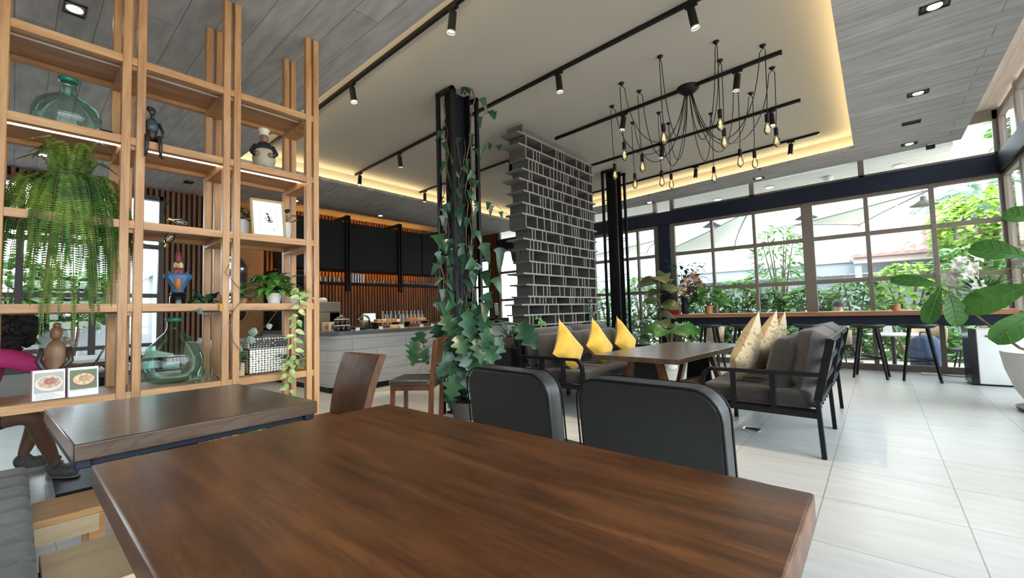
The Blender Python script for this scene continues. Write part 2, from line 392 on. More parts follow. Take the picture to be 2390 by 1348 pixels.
G_FIDDLE = leafmat('fiddle_leaf', (0.03, 0.12, 0.018), (0.065, 0.19, 0.03), 0.30, 0.18, 3)
G_MONST = leafmat('monstera_leaf', (0.045, 0.15, 0.03), (0.10, 0.24, 0.05), 0.35, 0.2, 3)
G_HEDGE = leafmat('hedge_leaf', (0.035, 0.12, 0.022), (0.12, 0.26, 0.05), 0.5, 0.3, 2)
G_BRIGHT = leafmat('bright_leaf', (0.12, 0.28, 0.03), (0.34, 0.48, 0.08), 0.5, 0.35, 2)
G_GREY = leafmat('silver_leaf', (0.10, 0.17, 0.13), (0.20, 0.29, 0.24), 0.35, 0.1)
G_PALM = leafmat('palm_leaf', (0.10, 0.20, 0.12), (0.22, 0.34, 0.22), 0.5, 0.3, 2)
def heart(t): return max(0.0, math.sin(PI * min(1, t * 1.02)) ** 0.7 * (1.15 - 0.75 * t)) * 0.9 if t > 0 else 0.25
def oval(t): return math.sin(PI * max(0.02, min(0.985, t))) ** 0.8
def lance(t): return math.sin(PI * max(0.03, min(0.98, t)) ** 0.8) * (1 - 0.3 * t)
def fiddle(t): return (0.18 + 0.82 * t) * math.sin(PI * min(0.97, 0.08 + 0.9 * t)) ** 0.55 * 1.15
def lobed(t):
    b = math.sin(PI * max(0.02, min(0.99, t))) ** 0.6 * (1.1 - 0.5 * t)
    return b * (0.28 + 0.72 * abs(math.sin(PI * 3.4 * t + 0.4)))
# ================================================================== SETTING
TILE = planks('floor_tile', (0.55, 0.545, 0.53), (0.515, 0.51, 0.495), (0.26, 0.26, 0.25), 0.586, 0.584, 0.34, 0.003, 0.0, 'XY', (0.305, -2.50, 0), 0.1, 0.10)
BOARD = planks('ceiling_board', (0.41, 0.40, 0.39), (0.335, 0.33, 0.32), (0.17, 0.17, 0.165), 1.9, 0.21, 0.85, 0.003, 0.37, 'XY', (0.3, 0.05, 0), 0.3, 0.22)
BEIGE = planks('beige_board', (0.62, 0.53, 0.44), (0.56, 0.48, 0.40), (0.4, 0.34, 0.28), 2.4, 0.22, 0.8, 0.003, 0.4, 'YX', (0, 0, 0), 0.2, 0.12)
WHITEBOARD = planks('white_board', (0.74, 0.74, 0.72), (0.66, 0.66, 0.65), (0.45, 0.45, 0.45), 2.4, 0.18, 0.8, 0.003, 0.4, 'XY', (0, 0, 0), 0.2, 0.08)
GREYWALL = plain('grey_plaster', (0.42, 0.41, 0.39), 0.85)
BACKING = plain('dark_wall_backing', (0.045, 0.024, 0.014), 0.9)
DECK = planks('outdoor_deck', (0.52, 0.44, 0.40), (0.46, 0.40, 0.36), (0.3, 0.26, 0.24), 1.2, 0.6, 0.7, 0.006, 0.5, 'XY', (0, 0, 0), 0.2, 0.12)

struct(MB().box(-9.75, 1.75, -3.3, 9.42, -0.1, 0.0).build('floor', TILE))
struct(MB().box(-40, 40, 9.42, 60, -0.16, -0.06).box(-60, -9.75, -40, 9.42, -0.16, -0.06).box(1.75, 40, -40, 9.42, -0.16, -0.06).build('ground', DECK))
# lowered boarded ceiling around the recess
OUT = [(-9.6, -3.2), (1.05, -3.2), (1.05, 8.94), (-3.4, 9.24), (-9.6, 9.26)]
INN = [(-7.05, 2.08), (-0.15, 2.02), (-0.15, 8.22), (-7.05, 8.92)]
c = MB()
for q in ([OUT[0], OUT[1], INN[1], INN[0]], [OUT[1], OUT[2], INN[2], INN[1]], [OUT[2], OUT[3], OUT[4], INN[3], INN[2]], [OUT[4], OUT[0], INN[0], INN[3]]):
    c.prism(q, 3.45, 3.50)
struct(c.build('ceiling', BOARD))
# recess: upstand set back behind the lip, flat ceiling above
def off(poly, d):
    cx = sum(p[0] for p in poly) / 4; cy = sum(p[1] for p in poly) / 4
    return [(x + (d if x > cx else -d), y + (d if y > cy else -d)) for x, y in poly]
UPI = off(INN, 0.14); UPO = off(INN, 0.20)
c = MB()
for i in range(4):
    j = (i + 1) % 4
    c.prism([UPI[i], UPI[j], UPO[j], UPO[i]], 3.50, 3.70)
struct(c.build('trim_1', CREAM))
struct(MB().prism(off(INN, 0.25), 3.70, 3.76).build('ceiling_recess', CREAM))
struct(MB().box(-9.75, 1.75, -3.3, 9.5, 3.90, 4.0).box(1.03, 1.06, -3.2, 8.95, 3.50, 3.90).box(-9.7, 1.05, 9.1, 9.13, 3.50, 3.90).build('ceiling_upper', BEIGE))
# warm LED lines lying in the cove
SIDE = ['near', 'right', 'far', 'left']
for i in range(4):
    j = (i + 1) % 4
    a, b = off(INN, 0.035), off(INN, 0.075)
    o = MB().prism([a[i], a[j], b[j], b[i]], 3.501, 3.512).build('cove_light_strip', LEDW)
    tag(o, 'warm light strip hidden along the %s edge of the ceiling recess' % ['camera-side', 'window-side', 'garden-side far', 'coffee-bar-side'][i], 'light strip')

# left wall: slats over a dark backing, big dark-framed windows at the near end
w = MB().box(-9.72, -9.56, 1.68, 9.45, 0, 3.9).box(-9.72, -9.56, -3.3, 1.68, 3.32, 3.9)
struct(w.build('wall_left', BACKING))
struct(MB().box(-9.72, -9.56, -3.3, 1.68, 0, 0.42).build('trim_7', GREYWALL))
s = MB(); y = -3.2
while y < 9.25:
    z0 = 3.32 if y < 1.70 else 0.0
    if not (2.34 < y < 3.30): s.box(-9.56, -9.50, y, y + 0.042, z0, 3.45)
    y += 0.078
struct(s.build('trim_2', SLAT))
ORANGE = plain('tan_wall_panel', (0.40, 0.20, 0.075), 0.6, var=0.06)
struct(MB().box(-9.56, -9.50, 2.33, 3.30, 0, 3.45).build('trim_3', ORANGE))
def window(n, frame_boxes, pane_box, mat):
    m = MB()
    for b in frame_boxes: m.box(*b)
    o = struct(m.build('window_%d' % n, mat, bevel=0.004, seg=1))
    p = MB().box(*pane_box).build('pane', PANE, o)
    return o
fb = [(-9.62, -9.50, -3.2, 1.68, 0.42, 0.52), (-9.62, -9.50, -3.2, 1.68, 3.24, 3.32), (-9.62, -9.50, 1.62, 1.70, 0.42, 3.32)]
for yy in (-2.36, -1.56, -0.76, 0.03, 0.81): fb.append((-9.61, -9.50, yy - 0.04, yy + 0.04, 0.5, 3.28))
for zz in (1.57, 2.42): fb.append((-9.605, -9.505, -3.2, 1.64, zz - 0.035, zz + 0.035))
for zz in (0.73,): fb.append((-9.605, -9.47, -3.2, 1.64, zz - 0.03, zz + 0.03))
window(1, fb, (-9.565, -9.56, -3.2, 1.64, 0.5, 3.28), DARKFRAME)

# far wall: garden glazing
mull = [(-3.30, 0.07), (-2.51, 0.05), (-1.745, 0.05), (-0.895, 0.17), (-0.07, 0.06), (0.72, 0.06), (1.47, 0.09)]
fb = [(x - wd / 2, x + wd / 2, 9.26, 9.34, 0.0, 2.93) for x, wd in mull]
for zz, hh in ((2.27, 0.07), (1.50, 0.07), (0.93, 0.05), (0.05, 0.10), (2.91, 0.06)): fb.append((-3.3, 1.5, 9.265, 9.335, zz - hh / 2, zz + hh / 2))
window(2, fb, (-3.3, 1.47, 9.298, 9.302, 0.05, 2.9), TAUPE)
fb = [(x - wd / 2, x + wd / 2, 9.26, 9.34, 0.0, 2.93) for x, wd in ((-3.68, 0.08), (-4.11, 0.05), (-4.68, 0.05), (-5.25, 0.05), (-5.82, 0.05), (-6.4, 0.05), (-7.0, 0.08), (-7.7, 0.05), (-8.42, 0.08))]
for zz, hh in ((2.27, 0.07), (1.47, 0.07), (0.70, 0.06), (0.05, 0.10), (2.91, 0.06)): fb.append((-8.42, -3.66, 9.265, 9.335, zz - hh / 2, zz + hh / 2))
window(3, fb, (-8.42, -3.68, 9.298, 9.302, 0.05, 2.9), TAUPE)
fb = [(x - 0.03, x + 0.03, 9.26, 9.34, 0.0, 2.75) for x in (-9.5, -8.82)] + [(-9.5, -8.8, 9.265, 9.335, zz - 0.03, zz + 0.03) for zz in (0.9, 1.9, 2.7)]
window(4, fb, (-9.5, -8.82, 9.298, 9.302, 0.0, 2.7), DARKFRAME)
fb = [(x - 0.04, x + 0.04, 9.26, 9.34, 3.22, 3.88) for x in (-3.30, -1.75, -0.1, 1.45)] + [(-3.3, 1.49, 9.26, 9.34, 3.20, 3.26), (-3.3, 1.49, 9.26, 9.34, 3.74, 3.90)]
window(5, fb, (-3.3, 1.45, 9.298, 9.302, 3.25, 3.8), TAUPE)
fb = [(x - 0.04, x + 0.04, 9.26, 9.34, 3.22, 3.88) for x in (-3.68, -5.25, -7.0, -8.4)] + [(-8.44, -3.66, 9.26, 9.34, 3.20, 3.26), (-8.44, -3.66, 9.26, 9.34, 3.74, 3.90)]
window(6, fb, (-8.4, -3.7, 9.298, 9.302, 3.25, 3.8), TAUPE)
struct(MB().box(-8.45, 1.50, 9.20, 9.40, 2.94, 3.21).build('trim_4', NAVY))
s = MB().box(-9.6, -8.80, 9.34, 9.40, 2.75, 3.9).box(-8.80, -8.46, 9.34, 9.40, 0, 3.9)
struct(s.build('wall_far', BACKING))
s = MB(); x = -8.79
while x < -8.47: s.box(x, x + 0.042, 9.28, 9.34, 0, 3.45); x += 0.078
x = -9.49
while x < -8.8: s.box(x, x + 0.042, 9.28, 9.34, 2.75, 3.45); x += 0.078
struct(s.build('trim_5', SLAT))
# right wall: glazing down its whole length
fb = [(1.46, 1.54, yy - 0.05, yy + 0.05, 0.0, 3.88) for yy in (-3.2, -1.9, -0.6, 0.7, 2.0, 3.3, 4.6, 5.9, 7.2, 8.25, 9.26)]
for zz, hh in ((0.05, 0.10), (0.93, 0.05), (1.62, 0.06), (2.27, 0.07), (2.91, 0.06), (3.23, 0.06), (3.80, 0.10)): fb.append((1.465, 1.535, -3.2, 9.3, zz - hh / 2, zz + hh / 2))
window(7, fb, (1.498, 1.502, -3.2, 9.3, 0.05, 3.85), TAUPE)
struct(MB().box(1.42, 1.56, -3.2, 9.4, 2.94, 3.21).build('trim_6', NAVY))
struct(MB().box(-9.7, 1.6, -3.3, -3.2, 0, 3.9).build('wall_near', GREYWALL))

# steel columns wrapped by ladder frames
def column(x, y, label, zt=3.70):
    t = thing('steel_column', label, 'column', (x, y, 0))
    MB().box(-0.09, 0.09, -0.12, -0.10, 0, zt).box(-0.09, 0.09, 0.10, 0.12, 0, zt).box(-0.012, 0.012, -0.10, 0.10, 0, zt).box(-0.13, 0.13, -0.14, 0.14, 0, 0.02).build('post', STEEL, t)
    for sg in (-1, 1):
        m = MB(); yy = sg * 0.19
        for xx in (-0.125, 0.125): m.box(xx - 0.02, xx + 0.02, yy - 0.02, yy + 0.02, 0, zt - 0.02)
        m.box(-0.145, 0.145, yy - 0.02, yy + 0.02, zt - 0.06, zt - 0.02)
        zz = 0.35
        while zz < zt - 0.2:
            for d in (0, 0.05):
                m.box(-0.125, -0.05, yy - 0.006, yy + 0.006, zz + d, zz + d + 0.012).box(0.05, 0.125, yy - 0.006, yy + 0.006, zz + d, zz + d + 0.012)
            m.box(-0.006, 0.006, min(yy, sg * 0.11), max(yy, sg * 0.11), zz, zz + 0.012)
            zz += 0.68
        m.build('ladder_frame', BLACK, t)
    return t
column(-3.64, 3.35, 'black steel column with a climbing plant, nearest the big brown table')
column(-3.64, 7.26, 'black steel column standing bare behind the yellow-cushioned sofa')
t = thing('steel_column', 'navy steel post between the garden windows at the bar counter end', 'column', (-3.48, 9.28, 0))
MB().box(-0.13, 0.13, -0.07, 0.10, 0, 3.0).build('post', NAVY, t)

# recessed downlights
def downlight(x, y, label, dark=False):
    t = thing('recessed_downlight', label, 'downlight', (x, y, 3.45), 0, 'downlights in the boarded ceiling')
    m = MB()
    for b in ((-0.09, 0.09, -0.06, -0.05), (-0.09, 0.09, 0.05, 0.06), (-0.09, -0.08, -0.06, 0.06), (0.08, 0.09, -0.06, 0.06)): m.box(b[0], b[1], b[2], b[3], -0.008, 0.002)
    m.build('frame', BLACK, t)
    MB().box(-0.08, 0.08, -0.05, 0.05, -0.002, 0.0).build('opening', BLACKG, t)
    if not dark: MB().cyl((0.0, 0, -0.006), (0.0, 0, -0.003), 0.045, 16).build('lens', SPOTE, t)
for x, y, l, d in ((-4.40, 0.24, 'lit downlight over the oak shelf, top left of the photo', 0), (-8.6, 0.2, 'lit downlight by the slat wall above the fern', 0),
                (-8.7, 1.86, 'unlit black ceiling slot above the slat wall windows', 1), (-8.72, 5.52, 'lit downlight above the black bar cabinets', 0),
                (0.47, 6.56, 'lit downlight in the right-hand ceiling before the black slot', 0), (0.46, 7.59, 'unlit black ceiling slot between two lit downlights on the right', 1),
                (0.48, 8.60, 'lit downlight by the garden glass, beside the black sensor', 0), (0.47, 4.70, 'large lit downlight at the top right edge of the photo', 0),
                (-1.54, 8.85, 'small lit downlight above the middle garden window', 0), (-3.71, 9.08, 'small lit downlight above the navy post', 0), (-8.7, 3.6, 'lit downlight behind the framed print on the shelf', 0)):
    downlight(x, y, l, d)
t = thing('motion_sensor', 'small black box sensor on the ceiling edge by the garden glass', 'sensor', (0.72, 8.86, 3.45))
MB().box(-0.05, 0.05, -0.04, 0.04, -0.07, -0.02).build('body', NAVY, t, bevel=0.008); MB().box(-0.03, 0.03, -0.03, 0.03, -0.02, 0.0).build('bracket', WHITEP, t)
# ================================================================== FURNITURE
def rrect(w, h, r, n=5, bottom=True):
    """rounded rectangle outline about (0, 0..h); square lower corners unless bottom"""
    pts = []
    for cx, cy, a0 in ((w / 2 - r, h - r, 0), (-w / 2 + r, h - r, 90)):
        for i in range(n + 1):
            a = math.radians(a0 + 90 * i / n); pts.append((cx + r * math.cos(a), cy + r * math.sin(a)))
    if bottom:
        for cx, cy, a0 in ((-w / 2 + r, r, 180), (w / 2 - r, r, 270)):
            for i in range(n + 1):
                a = math.radians(a0 + 90 * i / n); pts.append((cx + r * math.cos(a), cy + r * math.sin(a)))
    else: pts += [(-w / 2, 0), (w / 2, 0)]
    return pts

# --- the big brown table in front
t = thing('dining_table', 'large brown wooden table filling the front of the photo', 'table', (-0.85, 0.585, 0))
MB().box(-0.735, 0.735, -0.445, 0.445, 0.695, 0.75).build('table_top', WALNUT, t, bevel=0.006)
MB().box(-0.62, 0.62, -0.33, 0.33, 0.665, 0.695).build('under_frame', BLACK, t)
for sg in (-1, 1):
    MB().box(sg * 0.45 - 0.04, sg * 0.45 + 0.04, -0.04, 0.04, 0.02, 0.67).build('leg', BLACK, t)
    MB().box(sg * 0.45 - 0.05, sg * 0.45 + 0.05, -0.32, 0.32, 0, 0.025).build('foot', BLACK, t)
# --- the dark table by the shelf
t = thing('dining_table', 'dark wooden table on a black metal frame beside the oak shelf', 'table', (-2.36, 0.49, 0), math.radians(2))
MB().box(-0.46, 0.46, -0.38, 0.38, 0.695, 0.75).build('table_top', WALNUTY, t, bevel=0.005)
m = MB()
for sg in (-1, 1): m.box(-0.44, 0.44, sg * 0.355 - 0.02, sg * 0.355 + 0.02, 0.668, 0.695); m.box(sg * 0.40 - 0.02, sg * 0.40 + 0.02, -0.35, 0.35, 0.668, 0.695)
m.build('under_frame', NAVY, t, bevel=0.004, seg=1)
MB().box(-0.05, 0.05, -0.05, 0.05, 0.02, 0.67).build('pedestal', BLACK, t)
MB().box(-0.28, 0.28, -0.25, 0.25, 0, 0.025).build('base', BLACK, t, bevel=0.006)

# --- low oak benches and the grey upholstered seat at the lower left
t = thing('bench', 'narrow light wooden bench with a square leg, tucked under the dark table', 'bench', (-2.44, -0.28, 0))
MB().box(-0.13, 0.13, -0.52, 0.53, 0.395, 0.42).build('seat', BENCHW, t, bevel=0.004)
MB().box(0.10, 0.125, -0.50, 0.51, 0.33, 0.395).box(-0.125, -0.10, -0.50, 0.51, 0.33, 0.395).build('apron', PALEW, t)
for a in (-1, 1):
    for b in (-0.49, 0.505): MB().box(a * 0.10 - 0.022, a * 0.10 + 0.022, b - 0.022, b + 0.022, 0, 0.395).build('leg', BENCHW, t)
t = thing('bench', 'wide pale plank bench with a batten end, lower left under the big table', 'bench', (-1.80, 0.0, 0))
MB().box(-0.18, 0.18, 0.065, 0.78, 0.385, 0.42).box(-0.18, 0.18, -0.45, 0.06, 0.385, 0.42).build('seat', PALEW, t, bevel=0.003)
MB().box(-0.14, 0.14, -0.42, 0.75, 0.33, 0.385).build('apron', BLACK, t)
for a in (-1, 1):
    for b in (-0.38, 0.72): MB().box(a * 0.13 - 0.02, a * 0.13 + 0.02, b - 0.02, b + 0.02, 0, 0.34).build('leg', BLACK, t)
t = thing('upholstered_seat', 'grey channel-tufted seat cushion lying on the oak benches, lower left corner', 'cushion', (-2.2, -0.36, 0))
m = MB(); n = 9
for i in range(n): m.box(-0.72 + i * 0.165, -0.72 + (i + 1) * 0.165 - 0.004, -0.40, 0.415, 0.421, 0.50)
m.build('cushion', FABRICL, t, bevel=0.026, seg=4)

# --- leather dining chairs beyond the big table, backs to us
def leather_chair(loc, rz, label, group=None):
    t = thing('dining_chair', label, 'chair', loc, rz, group)
    # local: back at y=0, seat toward +y
    b = MB(); pol = rrect(0.48, 0.40, 0.085, 6, False)
    b.slab([(u, v) for u, v in pol], (0, 0, 0.49), (1, 0, 0), (0, -0.10, 1), 0.075)
    bk = b.build('backrest', LEATHER, t, bevel=0.014, seg=3)
    pts = [V(u, -0.10 * v + 0.037 * sg, 0.49 + v) for sg in (1,) for u, v in pol]
    pts2 = [V(u, -0.10 * v - 0.040, 0.49 + v - 0.004) for u, v in pol]
    m = MB()
    for pp in (pts, pts2): m.tube([pp[-1]] + pp[:-1], 0.0035, 5)
    m.build('piping', BLACK, bk)
    s = MB(); s.prism([(x, y) for x, y in rrect(0.50, 0.47, 0.06, 5, True)], 0.42, 0.475)
    s.build('seat', LEATHER, t, bevel=0.018, seg=3)
    f = MB(); f.prism([(x, y + 0.005) for x, y in rrect(0.47, 0.45, 0.05, 4, True)], 0.37, 0.42)
    f.build('seat_frame', CHAIRWOOD, t, bevel=0.004, seg=1)
    for a in (-1, 1):
        MB().bar((a * 0.215, 0.03, 0), (a * 0.215, 0.0, 0.50), 0.034, 0.034).build('leg', CHAIRWOOD, t)
        MB().bar((a * 0.215, 0.44, 0), (a * 0.205, 0.42, 0.38), 0.036, 0.036).build('leg', CHAIRWOOD, t)
    return t
leather_chair((-0.575, 1.345, 0), math.radians(-3), 'black leather dining chair behind the big table, nearer the window side')
leather_chair((-1.155, 1.36, 0), math.radians(-6), 'black leather dining chair behind the big table, beside the climbing plant')

# --- plank-back wooden chair and the chair with a leather seat
t = thing('dining_chair', 'brown wooden chair with a tall plank back beside the dark table', 'chair', (-2.73, 1.44, 0), math.radians(180))
b = MB(); vs = []
for i in range(9):
    v = i / 8; z = 0.30 + 0.56 * v; yy = -0.02 - 0.13 * v + 0.03 * math.sin(PI * v)
    hw = 0.205 + 0.03 * v
    for xx in (-hw, hw): vs += [(xx, yy - 0.028, z), (xx, yy + 0.028, z)]
fs = []
for i in range(8):
    k = i * 4
    fs += [(k, k + 2, k + 6, k + 4), (k + 1, k + 5, k + 7, k + 3), (k, k + 4, k + 5, k + 1), (k + 2, k + 3, k + 7, k + 6)]
fs += [(0, 1, 3, 2), (32, 34, 35, 33)]
b.add(vs, fs); b.build('backrest', CHAIRWOOD, t, bevel=0.005)
MB().box(-0.215, 0.215, -0.02, 0.40, 0.42, 0.46).build('seat', CHAIRWOOD, t, bevel=0.008)
for a in (-1, 1):
    for yy in (0.01, 0.37): MB().bar((a * 0.19, yy, 0), (a * 0.185, yy, 0.42), 0.04, 0.04).build('leg', CHAIRWOOD, t)
t = thing('dining_chair', 'wooden chair with a black leather seat, half hidden by the plant column', 'chair', (-3.50, 2.86, 0), math.radians(125))
MB().prism(rrect(0.46, 0.44, 0.05, 4, True), 0.42, 0.475).build('seat', LEATHER, t, bevel=0.02, seg=3)
MB().box(-0.21, 0.21, 0.02, 0.42, 0.37, 0.42).build('seat_frame', CHAIRWOOD, t)
MB().slab(rrect(0.44, 0.26, 0.03, 3, True), (0, -0.02, 0.62), (1, 0, 0), (0, -0.15, 1), 0.03).build('backrest', CHAIRWOOD, t, bevel=0.006)
for a in (-1, 1):
    MB().bar((a * 0.20, 0.02, 0), (a * 0.20, 0.0, 0.45), 0.035, 0.045).bar((a * 0.20, 0.0, 0.44), (a * 0.20, -0.05, 0.86), 0.035, 0.045).build('leg', CHAIRWOOD, t)
    MB().bar((a * 0.20, 0.41, 0), (a * 0.19, 0.40, 0.38), 0.038, 0.038).build('leg', CHAIRWOOD, t)

# --- lounge sofas: rear at x = 0, facing -x, 2 m long in y
def sofa(loc, rz, label):
    t = thing('sofa', label, 'sofa', loc, rz)
    f = MB()
    for k, yy in enumerate((0.02, 0.99, 1.96)):
        lg = MB(); lg.bar((0.02, yy, 0), (0.0, yy, 0.42), 0.03, 0.05).bar((0.0, yy, 0.41), (0.10, yy, 0.86), 0.03, 0.05)
        lg.build('leg', BLACK, t)
        if k != 1:
            pts = [(-0.80, yy, 0), (-0.80, yy, 0.47)] + [(-0.72 - 0.08 * math.cos(math.radians(a)), yy, 0.47 + 0.13 * math.sin(math.radians(a))) for a in (15, 30, 45, 60, 75, 90)]
            lg = MB()
            for a, b in zip(pts[:-1], pts[1:]): lg.bar(a, Vector(b) + (Vector(b) - Vector(a)).normalized() * 0.004, 0.03, 0.045, (1, 0, 0) if a[2] < 0.46 else (0, 1, 0))
            lg.build('leg', BLACK, t)
        else: MB().bar((-0.78, yy, 0), (-0.78, yy, 0.36), 0.03, 0.045).build('leg', BLACK, t)
    for yy in (0.02, 1.96):
        a = MB(); a.bar((-0.725, yy, 0.60), (0.045, yy, 0.60), 0.045, 0.028)
        for xx in (-0.56, -0.28): a.bar((xx, yy, 0.30), (xx, yy, 0.59), 0.028, 0.055, (0, 1, 0))
        a.bar((-0.79, yy, 0.315), (0.01, yy, 0.305), 0.03, 0.045); a.build('armrest', BLACK, t)
    for zz in (0.845, 0.70, 0.54, 0.38): f.bar((0.10 * max(0, (zz - 0.41)) / 0.45, 0.0, zz), (0.10 * max(0, (zz - 0.41)) / 0.45, 1.98, zz), 0.022, 0.042)
    f.build('back_rail', BLACK, t)
    f = MB(); f.bar((-0.78, 0, 0.31), (-0.78, 1.98, 0.31), 0.03, 0.045)
    for i in range(12): f.box(-0.78, 0.0, 0.08 + i * 0.165, 0.13 + i * 0.165, 0.315, 0.33)
    f.build('seat_slats', BLACK, t)
    c = MB()
    c.box(-0.82, -0.03, 0.05, 1.93, 0.335, 0.47)
    sc = c.build('seat_cushion', FABRIC, t, bevel=0.04, seg=4)
    tf = MB()
    for i in range(1, 8):
        for xx in (-0.62, -0.42): tf.ball((xx, 0.05 + i * 0.235, 0.468), 0.014, 0.014, 0.006, 8, 4)
        tf.tube([(-0.80, 0.05 + i * 0.235, 0.466), (-0.6, 0.05 + i * 0.235, 0.471), (-0.25, 0.05 + i * 0.235, 0.471)], 0.004, 4)
    tf.build('tufting', BLACK, sc)
    for k in range(2):
        b = MB(); Mm = Mx((-0.055, 0.52 + k * 0.94, 0.70), (0, 90 + 12, 0))
        b.cushion(Mm, 0.46, 0.96, 0.24, 12, 0.02, 0.28)
        b.build('back_cushion', FABRIC, t, smooth=True, ang=180)
    for k in range(3):
        b = MB(); Mm = Mx((-0.21, 0.38 + k * 0.63, 0.66), (0, 90 + 16, 0))
        b.cushion(Mm, 0.42, 0.60, 0.26, 12, 0.05, 0.42)
        b.build('loose_cushion', FABRIC, t, smooth=True, ang=180)
    return t
sofa((-0.375, 3.81, 0), 0.0, 'dark grey sofa on a black frame with its slatted back to the window')
sofa((-3.165, 5.81, 0), PI, 'dark grey sofa on a black frame in front of the grey divider shelf')
def pillow(loc, rot, s, mat, label, cat='cushion', group=None, th=0.17):
    m = MB(); sgn = 1 if loc[0] < -2 else -1
    R = Matrix.Rotation(math.radians(rot[1] if rot[1] else 0), 4, 'Z') @ Matrix.Rotation(math.radians(sgn * 72), 4, 'Y') @ Matrix.Rotation(math.radians(rot[2]), 4, 'Z')
    m.cushion(R, s, s, th, 14, 0.15, 0.62)
    upd = R.to_3x3() @ (Matrix.Rotation(math.radians(-rot[2]), 3, 'Z') @ V(-sgn, 0, 0)); RR = s * 0.707
    if upd.z < 0: upd = -upd
    m.v = [tuple(Vector(p) - upd * 0.075 * max(0.0, 1 - (Vector(p).dot(upd) / RR) ** 2)) for p in m.v]
    o = m.build('throw_cushion', mat, None, smooth=True, ang=180, loc=loc)
    return tag(o, label, cat, group)
# yellow cushions on the left sofa (upright, leaning on the back, faces to +x)
pillow((-2.70, 4.08, 0.735), (0, 0, 45), 0.45, YELLOW, 'yellow cushion leaning at the near armrest of the divider-side sofa', group='yellow cushions')
pillow((-2.66, 4.72, 0.735), (0, 0, 38), 0.44, YELLOW, 'yellow cushion in the middle of the divider-side sofa', group='yellow cushions')
pillow((-2.70, 5.50, 0.735), (0, 0, 45), 0.44, YELLOW, 'yellow cushion at the far end of the divider-side sofa', group='yellow cushions')
pillow((-0.885, 4.16, 0.755), (0, 0, 45), 0.48, PATTERN, 'cream scroll-patterned cushion nearest on the window-side sofa', group='patterned cushions')
pillow((-0.86, 4.80, 0.755), (0, 0, 52), 0.48, PATTERN, 'cream scroll-patterned cushion in the middle of the window-side sofa', group='patterned cushions')
pillow((-0.87, 5.42, 0.74), (0, 0, 45), 0.46, PATTERN, 'cream scroll-patterned cushion farthest on the window-side sofa', group='patterned cushions')

# --- trestle table between the sofas
t = thing('trestle_table', 'long dark wooden trestle table between the two grey sofas', 'table', (-1.80, 4.92, 0), math.radians(-3.5))
MB().box(-0.46, 0.46, -0.98, 0.98, 0.60, 0.65).build('table_top', WALNUTY, t, bevel=0.004)
for sg in (-1, 1):
    yy = sg * 0.70
    for a in (-1, 1): MB().bar((a * 0.30, yy, 0), (a * 0.14, yy, 0.60), 0.05, 0.09, (0, 1, 0)).build('leg', CHAIRWOOD, t)
    MB().slab([(-0.16, 0), (0.16, 0), (0.11, 0.42), (-0.11, 0.42)], (0, yy, 0.17), (1, 0, 0), (0, 0, 1), 0.03).build('end_panel', BLACK, t)
MB().box(-0.03, 0.03, -0.70, 0.70, 0.20, 0.26).build('stretcher', CHAIRWOOD, t)

# --- window counter and bar stools
t = thing('window_counter', 'long wooden counter with a black apron along the garden windows', 'counter', (0, 0, 0))
MB().box(-3.30, 1.40, 8.62, 9.20, 0.91, 0.98).build('worktop', TEAK, t, bevel=0.004)
MB().box(-3.25, 1.38, 8.68, 8.72, 0.755, 0.91).build('apron', NAVY, t)
for x in (-3.22, -0.9, 1.34): MB().box(x - 0.05, x + 0.05, 8.74, 9.12, 0, 0.91).build('support', NAVY, t)
def stool(x, y, label):
    t = thing('bar_stool', label, 'stool', (x, y, 0), rnd.uniform(-0.1, 0.1), 'black stools at the window counter')
    MB().lathe([(0.0, 0.755), (0.10, 0.735), (0.16, 0.735), (0.205, 0.765), (0.21, 0.785), (0.20, 0.79), (0.15, 0.775), (0.0, 0.768)], n=28).build('seat', plainblk, t, smooth=True, ang=180)
    for a in (45, 135, 225, 315):
        c, s_ = math.cos(math.radians(a)), math.sin(math.radians(a))
        MB().cone((c * 0.27, s_ * 0.27, 0), (c * 0.13, s_ * 0.13, 0.75), 0.016, 0.024, 10).build('leg', BLACK, t, smooth=True)
    m = MB(); q = [V(math.cos(math.radians(a)) * 0.222, math.sin(math.radians(a)) * 0.222, 0.27 + (0.03 if k % 2 else 0)) for k, a in enumerate((45, 135, 225, 315))]
    for i in range(4): m.cyl(q[i], q[(i + 1) % 4], 0.008, 8)
    m.build('footrest', BLACK, t)
    return t
plainblk = plain('black_stool_seat', (0.018, 0.019, 0.021), 0.42)
for x, l in ((0.41, 'black round bar stool nearest the white purifier'), (-0.135, 'black round bar stool second from the white purifier'), (-0.88, 'black bar stool mostly hidden behind the window-side sofa'),
             (-1.82, 'black bar stool seen just left of the patterned cushions'), (-2.39, 'black bar stool at the flower end of the window counter')):
    stool(x, 8.36, l)
t = thing('air_purifier', 'white box air purifier with a black side beside the window counter', 'appliance', (1.12, 8.36, 0), math.radians(4))
MB().box(-0.19, 0.26, -0.17, 0.17, 0.02, 0.73).build('body', WHITEP, t, bevel=0.01)
MB().box(-0.262, -0.19, -0.168, 0.168, 0.02, 0.728).build('side_panel', BLACKG, t)
MB().box(-0.24, 0.24, -0.15, 0.15, 0, 0.02).build('base', BLACK, t)
MB().cyl((-0.10, -0.171, 0.64), (-0.10, -0.176, 0.64), 0.012, 12).build('sensor_dot', BLACKG, t)
t = thing('floor_socket', 'small flat black power plate on the floor beneath the window-side sofa', 'floor socket', (-0.93, 4.35, 0))
MB().box(-0.07, 0.07, -0.05, 0.05, 0, 0.012).build('plate', CHROME, t, bevel=0.003); MB().box(-0.05, 0.05, -0.03, 0.03, 0.012, 0.014).build('cover', BLACK, t)
t = thing('power_strip', 'white power strip with black cable on the floor by the window', 'power strip', (0.52, 8.98, 0))
